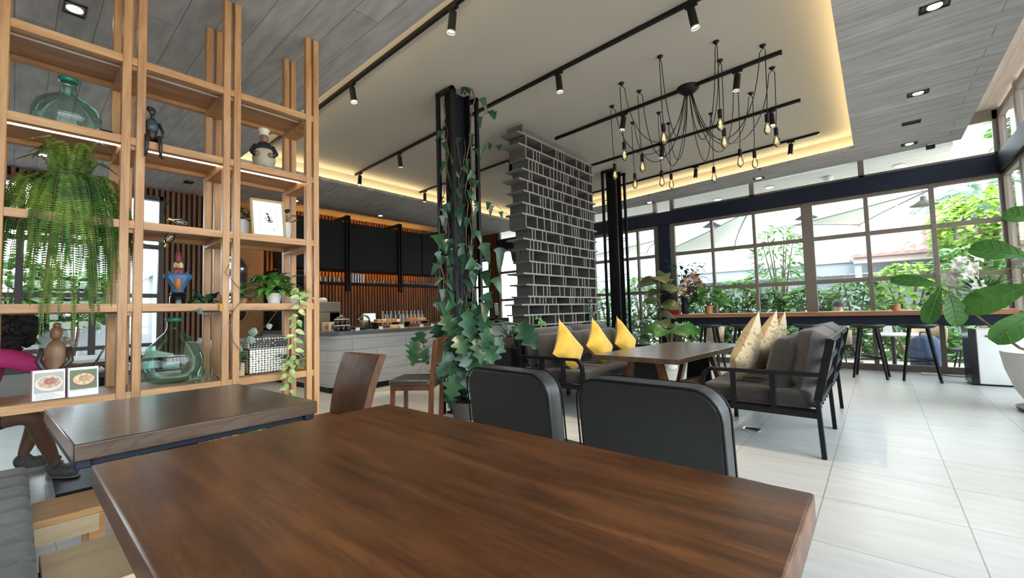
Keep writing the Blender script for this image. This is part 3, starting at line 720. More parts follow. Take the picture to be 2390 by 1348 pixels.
MB().box(-0.09, 0.09, -0.03, 0.03, 0, 0.035).build('body', WHITEP, t, bevel=0.006)
MB().tube([(0.09, 0, 0.02), (0.2, -0.03, 0.008), (0.35, -0.05, 0.006), (0.5, 0.0, 0.006)], 0.005, 6).build('cord', BLACK, t)

# --- divider of grey boards
def divider():
    t = thing('divider_shelf', 'tall grey open divider of staggered boards behind the yellow cushions', 'shelf', (0, 0, 0))
    r = random.Random(11)
    X0, X1, Y0, Y1 = -3.86, -3.56, 4.50, 6.32
    H = [0.10, 0.23, 0.36, 0.50, 0.64, 0.78, 0.92, 1.06, 1.20, 1.31, 1.47, 1.62, 1.79, 1.95, 2.09, 2.25, 2.43, 2.58, 2.75, 2.90, 3.05, 3.22, 3.38, 3.54]
    dark = MB()
    ext = []
    for k, z in enumerate(H):
        e0 = r.uniform(0.02, 0.16) if k % 3 else r.uniform(-0.06, 0.05); e1 = r.uniform(0.0, 0.13)
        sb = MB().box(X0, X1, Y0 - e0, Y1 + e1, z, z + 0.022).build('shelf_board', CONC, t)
        MB().box(X1, X1 + 0.002, Y0 - e0, Y1 + e1, z, z + 0.022).build('edge', EDGE, sb)  # thin strip carrying the painted light along the board front
    up = MB(); back = MB(); eg = MB()
    for k in range(len(H) - 1):
        z0, z1 = H[k] + 0.022, H[k + 1]
        y = Y0 + r.uniform(-0.03, 0.12); first = True
        while y < Y1 - 0.02:
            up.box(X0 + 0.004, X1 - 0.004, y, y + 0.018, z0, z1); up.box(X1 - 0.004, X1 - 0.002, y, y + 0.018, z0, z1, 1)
            w = r.choice((0.06, 0.065, 0.075, 0.09, 0.12, 0.17, 0.25, 0.36))
            y2 = min(y + w, Y1)
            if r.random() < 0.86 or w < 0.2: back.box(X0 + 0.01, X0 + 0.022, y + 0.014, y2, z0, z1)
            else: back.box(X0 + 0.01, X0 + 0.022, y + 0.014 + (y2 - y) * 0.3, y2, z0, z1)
            y = y2
        up.box(X0 + 0.004, X1 - 0.004, Y1 - 0.014, Y1, z0, z1)
    up.build('uprights', [plain('upright_painted_shade', (0.08, 0.077, 0.07), 0.85), EDGE], t); back.build('back_panels', plain('back_painted_shade', (0.062, 0.059, 0.054), 0.85), t)  # uprights and backs darkened by colour to paint the shade inside the cells
    MB().box(X0, X1 - 0.03, Y0, Y0 + 0.02, 3.54, 3.70).box(X0 + 0.05, X1 - 0.1, Y0 + 0.02, Y1, 3.56, 3.70).build('top_block', CONC, t)
    MB().box(X0, X1, Y0 + 0.1, Y1 - 0.1, 0, 0.10).build('base_block', CONC, t)
    return t
divider()
# ================================================================== OAK SHELVING UNIT AND WHAT STANDS ON IT
t = thing('shelving_unit', 'tall open light-oak shelving unit reaching the ceiling on the left', 'shelf', (0, 0, 0))
XF, XB = -3.50, -3.94
PY = [-0.14, -0.0725, 0.425, 0.495, 0.965, 1.03, 1.545, 1.605]
for X in (XF, XB):
    for yy in PY: MB().box(X - 0.024, X + 0.024, yy - 0.0225, yy + 0.0225, 0, 3.448).build('post', OAKZ, t, bevel=0.003, seg=1)
LV = [0.70, 1.235, 1.75, 2.275, 2.79]
for k, z in enumerate(LV):
    m = MB().box(XB + 0.02, XF - 0.02, -0.95, 1.60, z - 0.022, z - 0.002)
    sh = m.build('shelf_board', OAK, t)
    m = MB().box(XF - 0.028, XF + 0.020, -0.95, 1.615, z - 0.05, z).box(XB - 0.02, XB + 0.028, -0.95, 1.615, z - 0.05, z)
    m.build('shelf_rail', OAK, t, bevel=0.002, seg=1)
    for a, b in ((0.425, 0.495), (0.965, 1.03), (1.545, 1.605)): MB().box(XB, XF, a - 0.02, b + 0.02, z - 0.075, z - 0.022).build('cross_rail', OAK, t)
    if k >= 1:
        MB().box(XF - 0.13, XF - 0.118, -0.9, 1.53, z - 0.029, z - 0.022).build('light_strip', LEDS if k == 3 else WHITEP, sh)

def demijohn(loc, prof, label):
    t = thing('demijohn', label, 'bottle', loc)
    MB().lathe(prof, n=40).build('body', BOTTLE, t, smooth=True, ang=180)
    r, z = prof[-1]
    MB().lathe([(r, z - 0.03), (r + 0.010, z - 0.025), (r + 0.010, z - 0.004), (r - 0.002, z)], n=28).build('lip', plain('green_glass_lip', (0.02, 0.16, 0.11), 0.12) if 'green_glass_lip' not in MATS else MATS['green_glass_lip'], t, smooth=True, ang=180)
    return t
demijohn((-3.72, 0.185, 2.277), [(0.09, 0.0), (0.135, 0.02), (0.155, 0.08), (0.153, 0.13), (0.13, 0.19), (0.085, 0.225), (0.045, 0.25), (0.037, 0.28), (0.035, 0.36)], 'squat green glass demijohn on the upper shelf, top left')
demijohn((-3.72, 0.725, 0.702), [(0.10, 0.0), (0.14, 0.015), (0.168, 0.09), (0.170, 0.16), (0.145, 0.24), (0.09, 0.305), (0.055, 0.34), (0.042, 0.37), (0.040, 0.445)], 'tall round green glass demijohn on the lowest shelf')

BRONZE = plain('dark_bronze', (0.035, 0.030, 0.028), 0.45, 0.4)
BRONZEB = plain('blue_bronze', (0.05, 0.075, 0.085), 0.5, 0.3)
t = thing('figurine', 'slender dark bronze figurine sitting on the lit shelf edge', 'figurine', (-3.515, 0.555, 2.275))
m = MB(); m.tube([(0.0, 0.0, 0.02), (-0.005, 0.0, 0.06), (-0.01, 0, 0.11), (-0.005, 0.0, 0.15), (0.0, 0.0, 0.165)], [0.028, 0.024, 0.034, 0.022, 0.012], 10)
m.ball((0.0, 0.0, 0.21), 0.016, 0.019, 0.027); m.tube([(0, 0, 0.16), (0, 0, 0.19)], 0.010, 8); m.ball((-0.008, -0.012, 0.225), 0.02, 0.018, 0.018)
m.ball((0.016, 0, 0.208), 0.006, 0.004, 0.006, 8, 5)
for s_ in (-1, 1):
    m.tube([(0.0, s_ * 0.018, 0.018), (0.045, s_ * 0.03, 0.03), (0.058, s_ * 0.034, -0.02), (0.055, s_ * 0.036, -0.10)], [0.017, 0.014, 0.011, 0.008], 8)
    m.tube([(0.052, s_ * 0.036, -0.10), (0.075, s_ * 0.042, -0.108)], [0.009, 0.007], 8)
    m.tube([(-0.005, s_ * 0.034, 0.14), (0.0, s_ * 0.055, 0.09), (0.03, s_ * 0.05, 0.045)], [0.010, 0.009, 0.007], 8)
m.build('body', BRONZE, t, smooth=True, ang=180)
MB().tube([(-0.005, 0, 0.075), (-0.01, 0, 0.11), (-0.005, 0, 0.152)], [0.031, 0.037, 0.026], 12).build('shirt', BRONZEB, t, smooth=True, ang=180)

SKIN = plain('painted_skin', (0.20, 0.10, 0.06), 0.5)
t = thing('figurine', 'fat chef figurine with a white hat and apron on the upper shelf', 'figurine', (-3.70, 1.285, 2.277), math.radians(-20))
MB().lathe([(0.040, 0), (0.050, 0.03), (0.072, 0.10), (0.078, 0.14), (0.070, 0.20), (0.048, 0.25), (0.03, 0.265)], n=24).build('body', plain('navy_jacket', (0.015, 0.017, 0.03), 0.5), t, smooth=True, ang=180)
APR = plain('cream_apron', (0.36, 0.32, 0.23), 0.6)
m = MB(); vs = []; fs = []
for i in range(9):
    z = 0.035 + 0.20 * i / 8; rr = [0.057, 0.068, 0.077, 0.082, 0.083, 0.080, 0.075, 0.064, 0.054][i]; sp = [95, 100, 95, 90, 85, 62, 50, 42, 36][i]
    for j in range(11):
        a = math.radians(-sp + 2 * sp * j / 10); vs.append((rr * math.cos(a), rr * math.sin(a), z + (0.02 if i == 0 and abs(j - 5) < 2 else 0)))
for i in range(8):
    for j in range(10): fs.append((i * 11 + j, i * 11 + j + 1, (i + 1) * 11 + j + 1, (i + 1) * 11 + j))
m.add(vs, fs); m.build('apron', APR, t, smooth=True, ang=180)
m = MB(); m.ball((0, 0, 0.295), 0.036, 0.034, 0.045).ball((0.036, 0, 0.292), 0.009, 0.008, 0.010, 8, 6).build('head', SKIN, t, smooth=True, ang=180)
MB().lathe([(0.033, 0.322), (0.033, 0.35), (0.042, 0.36), (0.044, 0.368), (0.035, 0.378), (0.0, 0.382)], n=18).build('hat', plain('cream_hat', (0.62, 0.57, 0.46), 0.7), t, smooth=True, ang=180)
for s_ in (-1, 1):
    a = MB(); a.tube([(0.0, s_ * 0.052, 0.228), (0.015, s_ * 0.078, 0.175), (0.06, s_ * 0.062, 0.14)], [0.027, 0.026, 0.017], 10).build('arm', MATS['navy_jacket'], t, smooth=True, ang=180)
    MB().ball((0.076, s_ * 0.046, 0.143), 0.015, 0.02, 0.02, 10, 7).build('hand', SKIN, t, smooth=True, ang=180)
t = thing('speaker', 'small black loudspeaker at the back of the upper shelf by the demijohn', 'speaker', (-3.88, 0.375, 2.277))
MB().box(-0.035, 0.035, -0.03, 0.03, 0, 0.13).build('body', BLACKG, t, bevel=0.006); MB().box(0.035, 0.037, -0.024, 0.024, 0.01, 0.12).build('grille', BLACK, t)

# --- Boston fern
def frond(m, pts, w0, rng, step=0.011):
    """arched frond with narrow leaflets on both sides"""
    pts = [Vector(p) for p in pts]; L = sum((b - a).length for a, b in zip(pts[:-1], pts[1:])); done = 0.0
    m.tube(pts, [0.0022] * (len(pts) - 1) + [0.0008], 4, mi=1)
    for a, b in zip(pts[:-1], pts[1:]):
        sl = (b - a).length; d = (b - a).normalized(); k = 0.0
        side = d.cross(Vector((0, 0, 1)))
        if side.length < 0.2: side = Vector((rng.uniform(-1, 1), rng.uniform(-1, 1), 0)) if not hasattr(frond, 'ls') else frond.ls
        side = (side - d * side.dot(d)).normalized(); frond.ls = side
        nn = side.cross(d)
        while k < sl:
            f = (done + k) / L; w = w0 * min(1.0, 0.35 + 2.2 * f) * (1 - max(0, f - 0.45) / 0.58) ** 0.8 if f < 1 else 0
            p = a + d * k
            if w > 0.004:
                for s_ in (-1, 1):
                    q = p + side * (s_ * w) + d * (w * 0.18) + nn * (-w * rng.uniform(0.05, 0.25))
                    mid = p + side * (s_ * w * 0.45) + nn * (w * 0.05)
                    m.add([p - d * 0.0005, mid - d * step * 0.46, q, mid + d * step * 0.42], [(0, 1, 2, 3)])
            k += step
        done += sl
rg = random.Random(3)
t = thing('potted_fern', 'big green fern spilling from a pot on the middle shelf, left', 'plant', (-3.70, 0.20, 1.752))
MB().lathe([(0.055, 0), (0.075, 0.01), (0.10, 0.11), (0.108, 0.115), (0.108, 0.135), (0.095, 0.135), (0.09, 0.11), (0, 0.105)], n=24).build('pot', plain('brown_pot', (0.16, 0.10, 0.07), 0.7), t, smooth=True)
m = MB()
for i in range(135):
    a = rg.uniform(0, 2 * PI); kind = rg.random()
    rad = rg.uniform(0.15, 0.30); drop = rg.uniform(0.35, 0.80) if kind > 0.36 else rg.uniform(0.02, 0.25)
    rise = rg.uniform(0.08, 0.20)
    cx, cy = math.cos(a), math.sin(a)
    if cx < -0.2: rad *= 0.75; drop *= 0.6
    if cx > 0.1 and drop > 0.3: rad = max(rad, 0.215 / max(0.35, cx) * 0.9) if cx > 0.35 else rad; rad = min(rad, 0.30)
    if kind < 0.15: rise = rg.uniform(0.26, 0.40); rad *= 0.8; drop = -rise * 0.35
    if i < 5: cx, cy, rad, drop, rise = 0.93, -0.42 + i * 0.17, 0.25 + 0.01 * i, 0.86 - 0.05 * (i % 3), 0.12
    base_ = V(cx * 0.02, cy * 0.02, 0.12); pts = []
    for k in range(11):
        s_ = k / 10
        hr = rad * (1 - (1 - s_) ** 2.0) if drop > 0.3 else rad * s_ ** 0.8
        hz = 0.12 + rise * math.sin(min(1, s_ * 2.0) * PI / 2) * (1) - (max(0, s_ - 0.30) / 0.70) ** 1.35 * (drop + rise * 0.6)
        sway = 0.02 * math.sin(3 * s_ + i)
        pts.append(V(cx * (0.02 + hr) - cy * sway, cy * (0.02 + hr) + cx * sway, hz))
    frond(m, pts, rg.uniform(0.036, 0.050), rg, 0.0135)
m.build('fronds', [G_FERN, plain('fern_stem', (0.10, 0.08, 0.02), 0.7)], t)

# --- glass bulbs of a string light tucked round the middle shelf
for loc, rx, l in (((-3.53, 0.70, 1.785), 80, 'clear filament bulb lying on the middle shelf edge'), ((-3.57, 0.66, 1.665), 160, 'clear filament bulb hanging just under the middle shelf')):
    t = thing('glass_bulb', l, 'light bulb', loc); t.rotation_euler = (math.radians(rx), math.radians(20), 0)
    MB().lathe([(0.0, -0.055), (0.014, -0.05), (0.026, -0.03), (0.028, -0.012), (0.02, 0.012), (0.011, 0.03)], n=18).build('glass', CLEAR, t, smooth=True, ang=180)
    MB().cyl((0, 0, 0.03), (0, 0, 0.055), 0.012, 12).build('cap', BRASS, t, smooth=True)
    MB().tube([(0, 0, 0.055), (0.0, 0.02, 0.085), (0.0, 0.06, 0.09), (0.0, 0.14, 0.075)], 0.0025, 5).build('cord', BLACK, t)

# --- framed print and white planters on the middle shelf
GOLD = plain('pale_gold_frame', (0.42, 0.31, 0.14), 0.45, 0.2)
t = thing('framed_print', 'framed ink drawing leaning on the middle shelf between white planters', 'picture', (-3.585, 1.285, 1.752), math.radians(-7)); t.rotation_euler = (0, math.radians(-14), math.radians(-7))
m = MB()
for b in ((-0.12, 0.12, 0, 0.016), (-0.12, 0.12, 0.304, 0.32), (-0.12, -0.104, 0.016, 0.304), (0.104, 0.12, 0.016, 0.304)): m.box(-0.012, 0.014, b[0], b[1], b[2], b[3])
m.build('frame', GOLD, t, bevel=0.002, seg=1)
MB().box(-0.010, 0.004, -0.106, 0.106, 0.014, 0.306).build('mat_board', plain('paper_white', (0.80, 0.81, 0.83), 0.8), t)
INK = plain('ink', (0.01, 0.01, 0.012), 0.8)
m = MB(); x = 0.0046
for b in ((-0.062, 0.062, 0.058, 0.060), (-0.062, 0.062, 0.228, 0.230), (-0.062, -0.060, 0.058, 0.230), (0.060, 0.062, 0.058, 0.230)): m.box(0.004, 0.0045, b[0], b[1], b[2], b[3])
m.build('plate_line', plain('pale_grey_line', (0.5, 0.52, 0.54), 0.8), t)
m = MB()
def blob(pts): m.add([(x, a, b) for a, b in pts], [tuple(range(len(pts)))])
blob([(-0.018, 0.205), (-0.004, 0.207), (0.004, 0.200), (0.002, 0.190), (-0.004, 0.187), (-0.008, 0.196)])
blob([(-0.002, 0.186), (0.006, 0.182), (0.012, 0.165), (0.016, 0.148), (0.004, 0.143), (0.0, 0.16), (-0.006, 0.172)])
blob([(-0.022, 0.144), (0.002, 0.148), (0.03, 0.146), (0.038, 0.134), (0.026, 0.140), (0.0, 0.139)])
blob([(-0.004, 0.138), (0.012, 0.136), (0.032, 0.128), (0.020, 0.125), (0.008, 0.129), (-0.003, 0.127)])
blob([(-0.026, 0.166), (-0.010, 0.155), (-0.012, 0.152), (-0.029, 0.162)])
blob([(0.010, 0.182), (0.024, 0.172), (0.026, 0.156), (0.0235, 0.156), (0.0215, 0.171), (0.009, 0.180)])
blob([(0.036, 0.078), (0.040, 0.078), (0.040, 0.066), (0.036, 0.066)])
m.build('ink_drawing', INK, t)
def leafclump(m, r, n, spread, zrange, L, Wd, prof, c=(0, 0, 0), bend=0.5, up=0.5, mi=0, nseg=5):
    for i in range(n):
        a = r.uniform(0, 2 * PI); rr = r.uniform(0.2, 1) * spread
        p = V(c[0] + math.cos(a) * rr * 0.5, c[1] + math.sin(a) * rr * 0.5, c[2] + r.uniform(*zrange))
        d = V(math.cos(a), math.sin(a), r.uniform(-0.4, up + 0.3))
        m.leaf(p, d, V(math.cos(a) * -0.2, math.sin(a) * -0.2, 1), L * r.uniform(0.7, 1.2), Wd * r.uniform(0.8, 1.15), prof, bend * r.uniform(0.5, 1.4), 0.2, nseg, mi)
for y, h, w, l, kk in ((1.155, 0.15, 0.055, 'white square planter left of the framed print on the middle shelf', 0), (1.485, 0.175, 0.045, 'white planter right of the framed print on the middle shelf', 1)):
    t = thing('potted_plant', l, 'plant', (-3.79, y, 1.752))
    MB().lathe([(w * 0.86, 0), (w, h), (w - 0.006, h), (w - 0.008, h - 0.02), (0, h - 0.02)], n=24).build('pot', WHITE, t, smooth=True)
    m = MB(); leafclump(m, random.Random(20 + kk), 22 if kk == 0 else 7, 0.12, (h - 0.01, h + 0.10), 0.075, 0.03, heart)
    for i in range(6):
        a = i * 1.05; m.tube([(0, 0, h - 0.02), (math.cos(a) * 0.04, math.sin(a) * 0.04, h + 0.06)], 0.0025, 5)
    m.build('leaves', G_PHILO, t)

# --- rooster bust
RED = plain('comb_red', (0.20, 0.030, 0.035), 0.55); BLUE = plain('coat_blue', (0.035, 0.12, 0.24), 0.5); ORG = plain('waistcoat_orange', (0.42, 0.13, 0.03), 0.55)
t = thing('figurine', 'painted rooster bust in a blue coat on the eye-level shelf', 'figurine', (-3.76, 0.752, 1.237), math.radians(-15))
MB().lathe([(0.05, 0), (0.05, 0.05), (0.042, 0.06), (0.048, 0.07), (0.038, 0.085)], n=20).build('plinth', BLACKG, t, smooth=True)
m = MB(); m.lathe([(0.026, 0.08), (0.036, 0.11), (0.062, 0.165), (0.086, 0.20), (0.080, 0.212), (0.035, 0.228)], n=20, sx=0.6, sy=1.0)
for s_ in (-1, 1): m.tube([(0.02, s_ * 0.018, 0.13), (0.035, s_ * 0.045, 0.19), (0.02, s_ * 0.052, 0.235)], [0.006, 0.014, 0.004], 6)
m.build('coat', BLUE, t, smooth=True)
MB().ball((0.022, 0, 0.155), 0.026, 0.024, 0.055).build('waistcoat', ORG, t, smooth=True, ang=180)
m = MB(); m.ball((0.010, 0, 0.235), 0.030, 0.034, 0.030).ball((0.03, -0.014, 0.225), 0.014, 0.014, 0.028).ball((0.03, 0.014, 0.225), 0.014, 0.014, 0.028).build('wattle', RED, t, smooth=True, ang=180)
MB().ball((0.0, 0, 0.275), 0.030, 0.030, 0.034).build('head', plain('cream_feather', (0.55, 0.48, 0.33), 0.6), t, smooth=True, ang=180)
MB().cone((0.024, 0, 0.270), (0.058, 0, 0.258), 0.014, 0.002, 10).build('beak', plain('beak_yellow', (0.6, 0.36, 0.05), 0.5), t, smooth=True)
m = MB()
for k in range(4): m.ball((0.025 - k * 0.014, 0, 0.322 + 0.018 * math.sin(k * 1.1)), 0.017, 0.016, 0.042 - abs(k - 1) * 0.006)
m.build('comb', RED, t, smooth=True, ang=180)
for s_ in (-1, 1): pass

# --- trailing plants, woven box, small pots
def vine(m, pts, r=0.0022, mi=1): m.tube(pts, r, 5, mi=mi)
def trail(m, pts, rng, L, Wd, prof, every=0.045, mi=0, mis=1, face=(1, 0, 0.4)):
    """stem with alternate leaves hanging off it"""
    pts = [Vector(p) for p in pts]; vine(m, pts, 0.0025, mis); s_ = 1
    for a, b in zip(pts[:-1], pts[1:]):
        d = b - a; n = max(1, int(d.length / every))
        for i in range(n):
            p = a + d * (i / n); sd = d.cross(Vector(face)); sd = sd.normalized() if sd.length > 1e-5 else V(0, 1, 0)
            dr = sd * s_ + d.normalized() * rng.uniform(0, 0.7) + V(0.25, 0, rng.uniform(-0.5, 0.25)); s_ = -s_
            m.leaf(p, dr, Vector(face) + V(rng.uniform(-.4, .4), rng.uniform(-.4, .4), rng.uniform(-.3, .5)), L * rng.uniform(0.7, 1.2), Wd * rng.uniform(0.8, 1.2), prof, rng.uniform(0.1, 0.8), 0.25, 5, mi)
STEM = plain('green_stem', (0.12, 0.16, 0.05), 0.6); STEMB = plain('brown_stem', (0.12, 0.08, 0.05), 0.7)
r = random.Random(31)
t = thing('potted_plant', 'small dark trailing plant beside the rooster bust', 'plant', (-3.68, 0.90, 1.237))
MB().lathe([(0.035, 0), (0.048, 0.05), (0.042, 0.05), (0.0, 0.045)], n=18).build('pot', plain('dark_pot', (0.05, 0.04, 0.035), 0.6), t, smooth=True)
m = MB(); leafclump(m, r, 30, 0.14, (0.02, 0.08), 0.07, 0.025, oval, bend=0.9, up=0.3)
trail(m, [(0.03, -0.02, 0.05), (0.14, -0.06, 0.0), (0.195, -0.10, -0.03), (0.20, -0.12, -0.05)], r, 0.045, 0.02, oval, 0.05)
m.build('leaves', [G_PHILO, STEMB], t)
t = thing('paper_cup', 'tiny orange paper cup hooked on the eye-level shelf rail', 'cup', (-3.472, 0.935, 1.2)); MB().cone((0, 0, -0.02), (0, 0, 0.028), 0.010, 0.015, 12).build('cup', plain('orange_paper', (0.6, 0.27, 0.04), 0.6), t, smooth=True)
t = thing('potted_plant', 'bushy bright green plant in a white pot on the eye-level shelf', 'plant', (-3.69, 1.36, 1.237))
MB().lathe([(0.042, 0), (0.058, 0.085), (0.053, 0.085), (0.05, 0.07), (0, 0.07)], n=24).build('pot', WHITE, t, smooth=True)
m = MB(); leafclump(m, r, 105, 0.26, (0.08, 0.23), 0.095, 0.040, heart, bend=0.7, up=0.5)
m.build('leaves', G_POTHOS, t)
t = thing('potted_plant', 'low green leafy plant at the left of the white pot plant, eye-level shelf', 'plant', (-3.66, 1.12, 1.237))
MB().lathe([(0.03, 0), (0.04, 0.04), (0.035, 0.04), (0, 0.035)], n=18).build('pot', plain('clay_pot', (0.36, 0.18, 0.10), 0.7), t, smooth=True)
m = MB(); leafclump(m, r, 34, 0.19, (0.03, 0.13), 0.08, 0.034, heart, bend=0.8, up=0.3); m.build('leaves', G_POTHOS, t)
t = thing('hanging_vine', 'variegated vine trailing from the eye-level shelf down past the woven box', 'plant', (-3.46, 1.40, 1.25))
MB().lathe([(0.03, 0), (0.042, 0.05), (0.036, 0.05), (0, 0.045)], c=(-0.14, 0.08, -0.013), n=18).build('pot', WHITE, t, smooth=True)
m = MB(); trail(m, [(-0.13, 0.08, 0.06), (-0.04, 0.07, 0.10), (0.03, 0.05, 0.0), (0.035, 0.03, -0.15), (0.035, 0.0, -0.30), (0.04, 0.02, -0.45), (0.04, -0.05, -0.55), (0.045, -0.03, -0.68), (0.045, -0.05, -0.78)], r, 0.075, 0.027, heart, 0.034)
leafclump(m, r, 26, 0.16, (-0.02, 0.10), 0.07, 0.028, heart, (-0.06, 0.10, 0.02), 0.8, 0.3)
leafclump(m, r, 12, 0.12, (-0.50, -0.40), 0.075, 0.03, heart, (0.03, -0.02, 0), 0.8, 0.3)
m.build('leaves', [G_VARI, STEM], t)
# woven black and white box
def woven(name, ca, cb, s):
    m, nt, b = base(name)
    tx = nd(nt, 'ShaderNodeTexCoord'); vo = nd(nt, 'ShaderNodeTexVoronoi'); vo.inputs['Scale'].default_value = s; vo.inputs['Randomness'].default_value = 0.12
    mp = nd(nt, 'ShaderNodeMapping'); mp.inputs['Scale'].default_value = (1, 1, 1.25); mp.inputs['Rotation'].default_value = (0.0, 0, 0)
    nt.links.new(tx.outputs['Object'], mp.inputs[0]); nt.links.new(mp.outputs[0], vo.inputs['Vector'])
    rr = nd(nt, 'ShaderNodeValToRGB'); rr.color_ramp.elements[0].position = 0.42; rr.color_ramp.elements[1].position = 0.52
    rr.color_ramp.elements[0].color = (*ca, 1); rr.color_ramp.elements[1].color = (*cb, 1)
    nt.links.new(vo.outputs['Distance'], rr.inputs[0]); nt.links.new(rr.outputs[0], b.inputs['Base Color']); b.inputs['Roughness'].default_value = 0.6
    return m
WOV = woven('shell_weave', (0.72, 0.70, 0.62), (0.03, 0.028, 0.025), 46.0)
t = thing('woven_box', 'black and white shell-patterned lidded basket on the lowest shelf', 'basket', (-3.70, 1.285, 0.702), math.radians(6)); 
MB().box(-0.09, 0.09, -0.145, 0.145, 0, 0.19).build('body', WOV, t, bevel=0.02, seg=3)
MB().box(-0.10, 0.10, -0.152, 0.152, 0.185, 0.275).build('lid', WOV, t, bevel=0.025, seg=3)
t = thing('potted_plant', 'small cactus-like plant in a tan square pot left of the woven basket', 'plant', (-3.62, 1.09, 0.702))
MB().box(-0.03, 0.03, -0.032, 0.032, 0, 0.095).build('pot', plain('tan_pot', (0.44, 0.34, 0.22), 0.7), t, bevel=0.004)
m = MB(); leafclump(m, r, 18, 0.10, (0.09, 0.14), 0.055, 0.024, oval, bend=0.6); m.build('leaves', G_POTHOS, t)
t = thing('potted_plant', 'little plant in a brown bowl right of the woven basket', 'plant', (-3.64, 1.475, 0.702))
MB().lathe([(0.03, 0), (0.05, 0.045), (0.045, 0.045), (0, 0.04)], n=18).build('pot', plain('brown_bowl', (0.22, 0.13, 0.08), 0.6), t, smooth=True)
m = MB(); leafclump(m, r, 26, 0.15, (0.04, 0.13), 0.06, 0.022, oval, bend=0.7); m.build('leaves', G_PHILO, t)
t = thing('hanging_vine', 'thin vine with round grey-green leaves looping over the woven basket', 'plant', (-3.57, 1.10, 0.96))
m = MB(); trail(m, [(0.0, 0.24, 0.22), (0.02, 0.16, 0.12), (0.0, 0.10, 0.05), (0.02, 0.03, 0.035), (0.03, -0.02, -0.03), (0.03, -0.03, -0.10)], r, 0.06, 0.034, oval, 0.07)
m.build('leaves', [G_GREY, STEMB], t)
t = thing('hanging_vine', 'thin bare brown creeper crossing the shelf posts', 'plant', (-3.455, 0.95, 1.45))
m = MB(); m.tube([(0, 0.03, 0.06), (0.01, 0.0, 0.0), (0.0, 0.05, -0.06), (0.012, 0.13, -0.16), (0.0, 0.06, -0.26), (0.0, 0.03, -0.35), (0.01, 0.05, -0.48), (0.01, 0.10, -0.56), (-0.1, 0.13, -0.70)], 0.003, 5)
m.build('stem', STEMB, t)
t = thing('spring_of_leaves', 'sprig of narrow leaves lying beside the tall demijohn', 'plant', (-3.56, 0.86, 0.702))
m = MB(); trail(m, [(0, -0.10, 0.012), (0.0, 0.0, 0.02), (0.0, 0.09, 0.05)], r, 0.07, 0.010, lance, 0.02); m.build('leaves', [G_PHILO, STEM], t)
t['category'] = 'plant'; t.name = 'leaf_sprig'

# --- menus and carved figure at the left of the lowest shelf
FOODC = [((0.50, 0.33, 0.20), (0.34, 0.12, 0.11), (0.40, 0.37, 0.33)), ((0.62, 0.42, 0.22), (0.45, 0.26, 0.12), (0.10, 0.16, 0.07))]
PAPER = MATS['paper_white']
for k, (y, l) in enumerate(((0.135, 'left menu card with a photo of a bowl of meat, lowest shelf'), (0.272, 'right menu card with a photo of a round pie, lowest shelf'))):
    t = thing('menu_card', l, 'menu', (-3.55, y, 0.702)); t.rotation_euler = (0, math.radians(-8), math.radians(3))
    MB().box(-0.004, 0.004, -0.064, 0.064, 0, 0.165).build('card', PAPER, t)
    MB().box(-0.006, 0.006, -0.068, -0.062, 0, 0.168).build('binding', plain('maroon_binding', (0.16, 0.05, 0.06), 0.5) if k == 0 else MATS['maroon_binding'], t)
    a, b, c = FOODC[k]
    MB().box(0.0042, 0.0047, -0.056, 0.058, 0.038, 0.150).build('photo_print', plain('photo_back_%s' % 'ab'[k], c, 0.5), t)
    m = MB(); m.add([(0.005, 0.001 + 0.054 * math.cos(q * PI / 12), 0.090 + 0.042 * math.sin(q * PI / 12)) for q in range(24)], [tuple(range(24))]); m.build('plate_print', plain('plate_print_%s' % 'ab'[k], (0.66, 0.60, 0.52) if k == 0 else (0.16, 0.10, 0.08), 0.5), t)
    m = MB(); m.add([(0.0053, 0.002 + 0.045 * math.cos(q * PI / 12), 0.095 + 0.033 * math.sin(q * PI / 12)) for q in range(24)], [tuple(range(24))]); m.build('food_print', plain('food_print_%s' % 'ab'[k], a, 0.5, var=0.4, vs=70), t)
    m = MB(); m.add([(0.0056, 0.006 + 0.026 * math.cos(q * PI / 8), 0.100 + 0.018 * math.sin(q * PI / 8)) for q in range(16)], [tuple(range(16))]); m.build('topping_print', plain('topping_print_%s' % 'ab'[k], b, 0.5, var=0.4, vs=90), t)
    m = MB()
    for q in range(4 if k == 0 else 1): m.box(0.0042, 0.0046, -0.05, 0.02 + 0.012 * (q % 3), 0.032 - q * 0.008, 0.0335 - q * 0.008)
    m.build('text_lines', INK, t)
WOODC = plain('carved_wood', (0.20, 0.10, 0.05), 0.45, var=0.2, vs=20); WOODD = plain('carved_dark', (0.04, 0.03, 0.025), 0.4)
t = thing('figurine', 'carved wooden figure of a kneeling person behind the menu cards', 'figurine', (-3.74, 0.165, 0.702), math.radians(-20))
m = MB(); m.lathe([(0.05, 0.0), (0.058, 0.03), (0.05, 0.09), (0.038, 0.15), (0.046, 0.21), (0.052, 0.27), (0.035, 0.305), (0.016, 0.325)], n=20, sx=0.75).ball((0, 0, 0.365), 0.030, 0.028, 0.042).ball((-0.008, 0, 0.41), 0.018, 0.018, 0.02).ball((0.03, 0, 0.362), 0.007, 0.006, 0.010, 8, 5)
m.build('body', WOODC, t, smooth=True, ang=180)
for s_ in (-1, 1): MB().tube([(0, s_ * 0.055, 0.28), (0.01, s_ * 0.07, 0.20), (0.045, s_ * 0.02, 0.13)], [0.016, 0.015, 0.011], 8).build('arm', WOODD, t, smooth=True, ang=180)
MB().lathe([(0.052, 0.0), (0.062, 0.03), (0.055, 0.09), (0.044, 0.13)], n=20, sx=0.78).build('skirt', WOODD, t, smooth=True, ang=180)

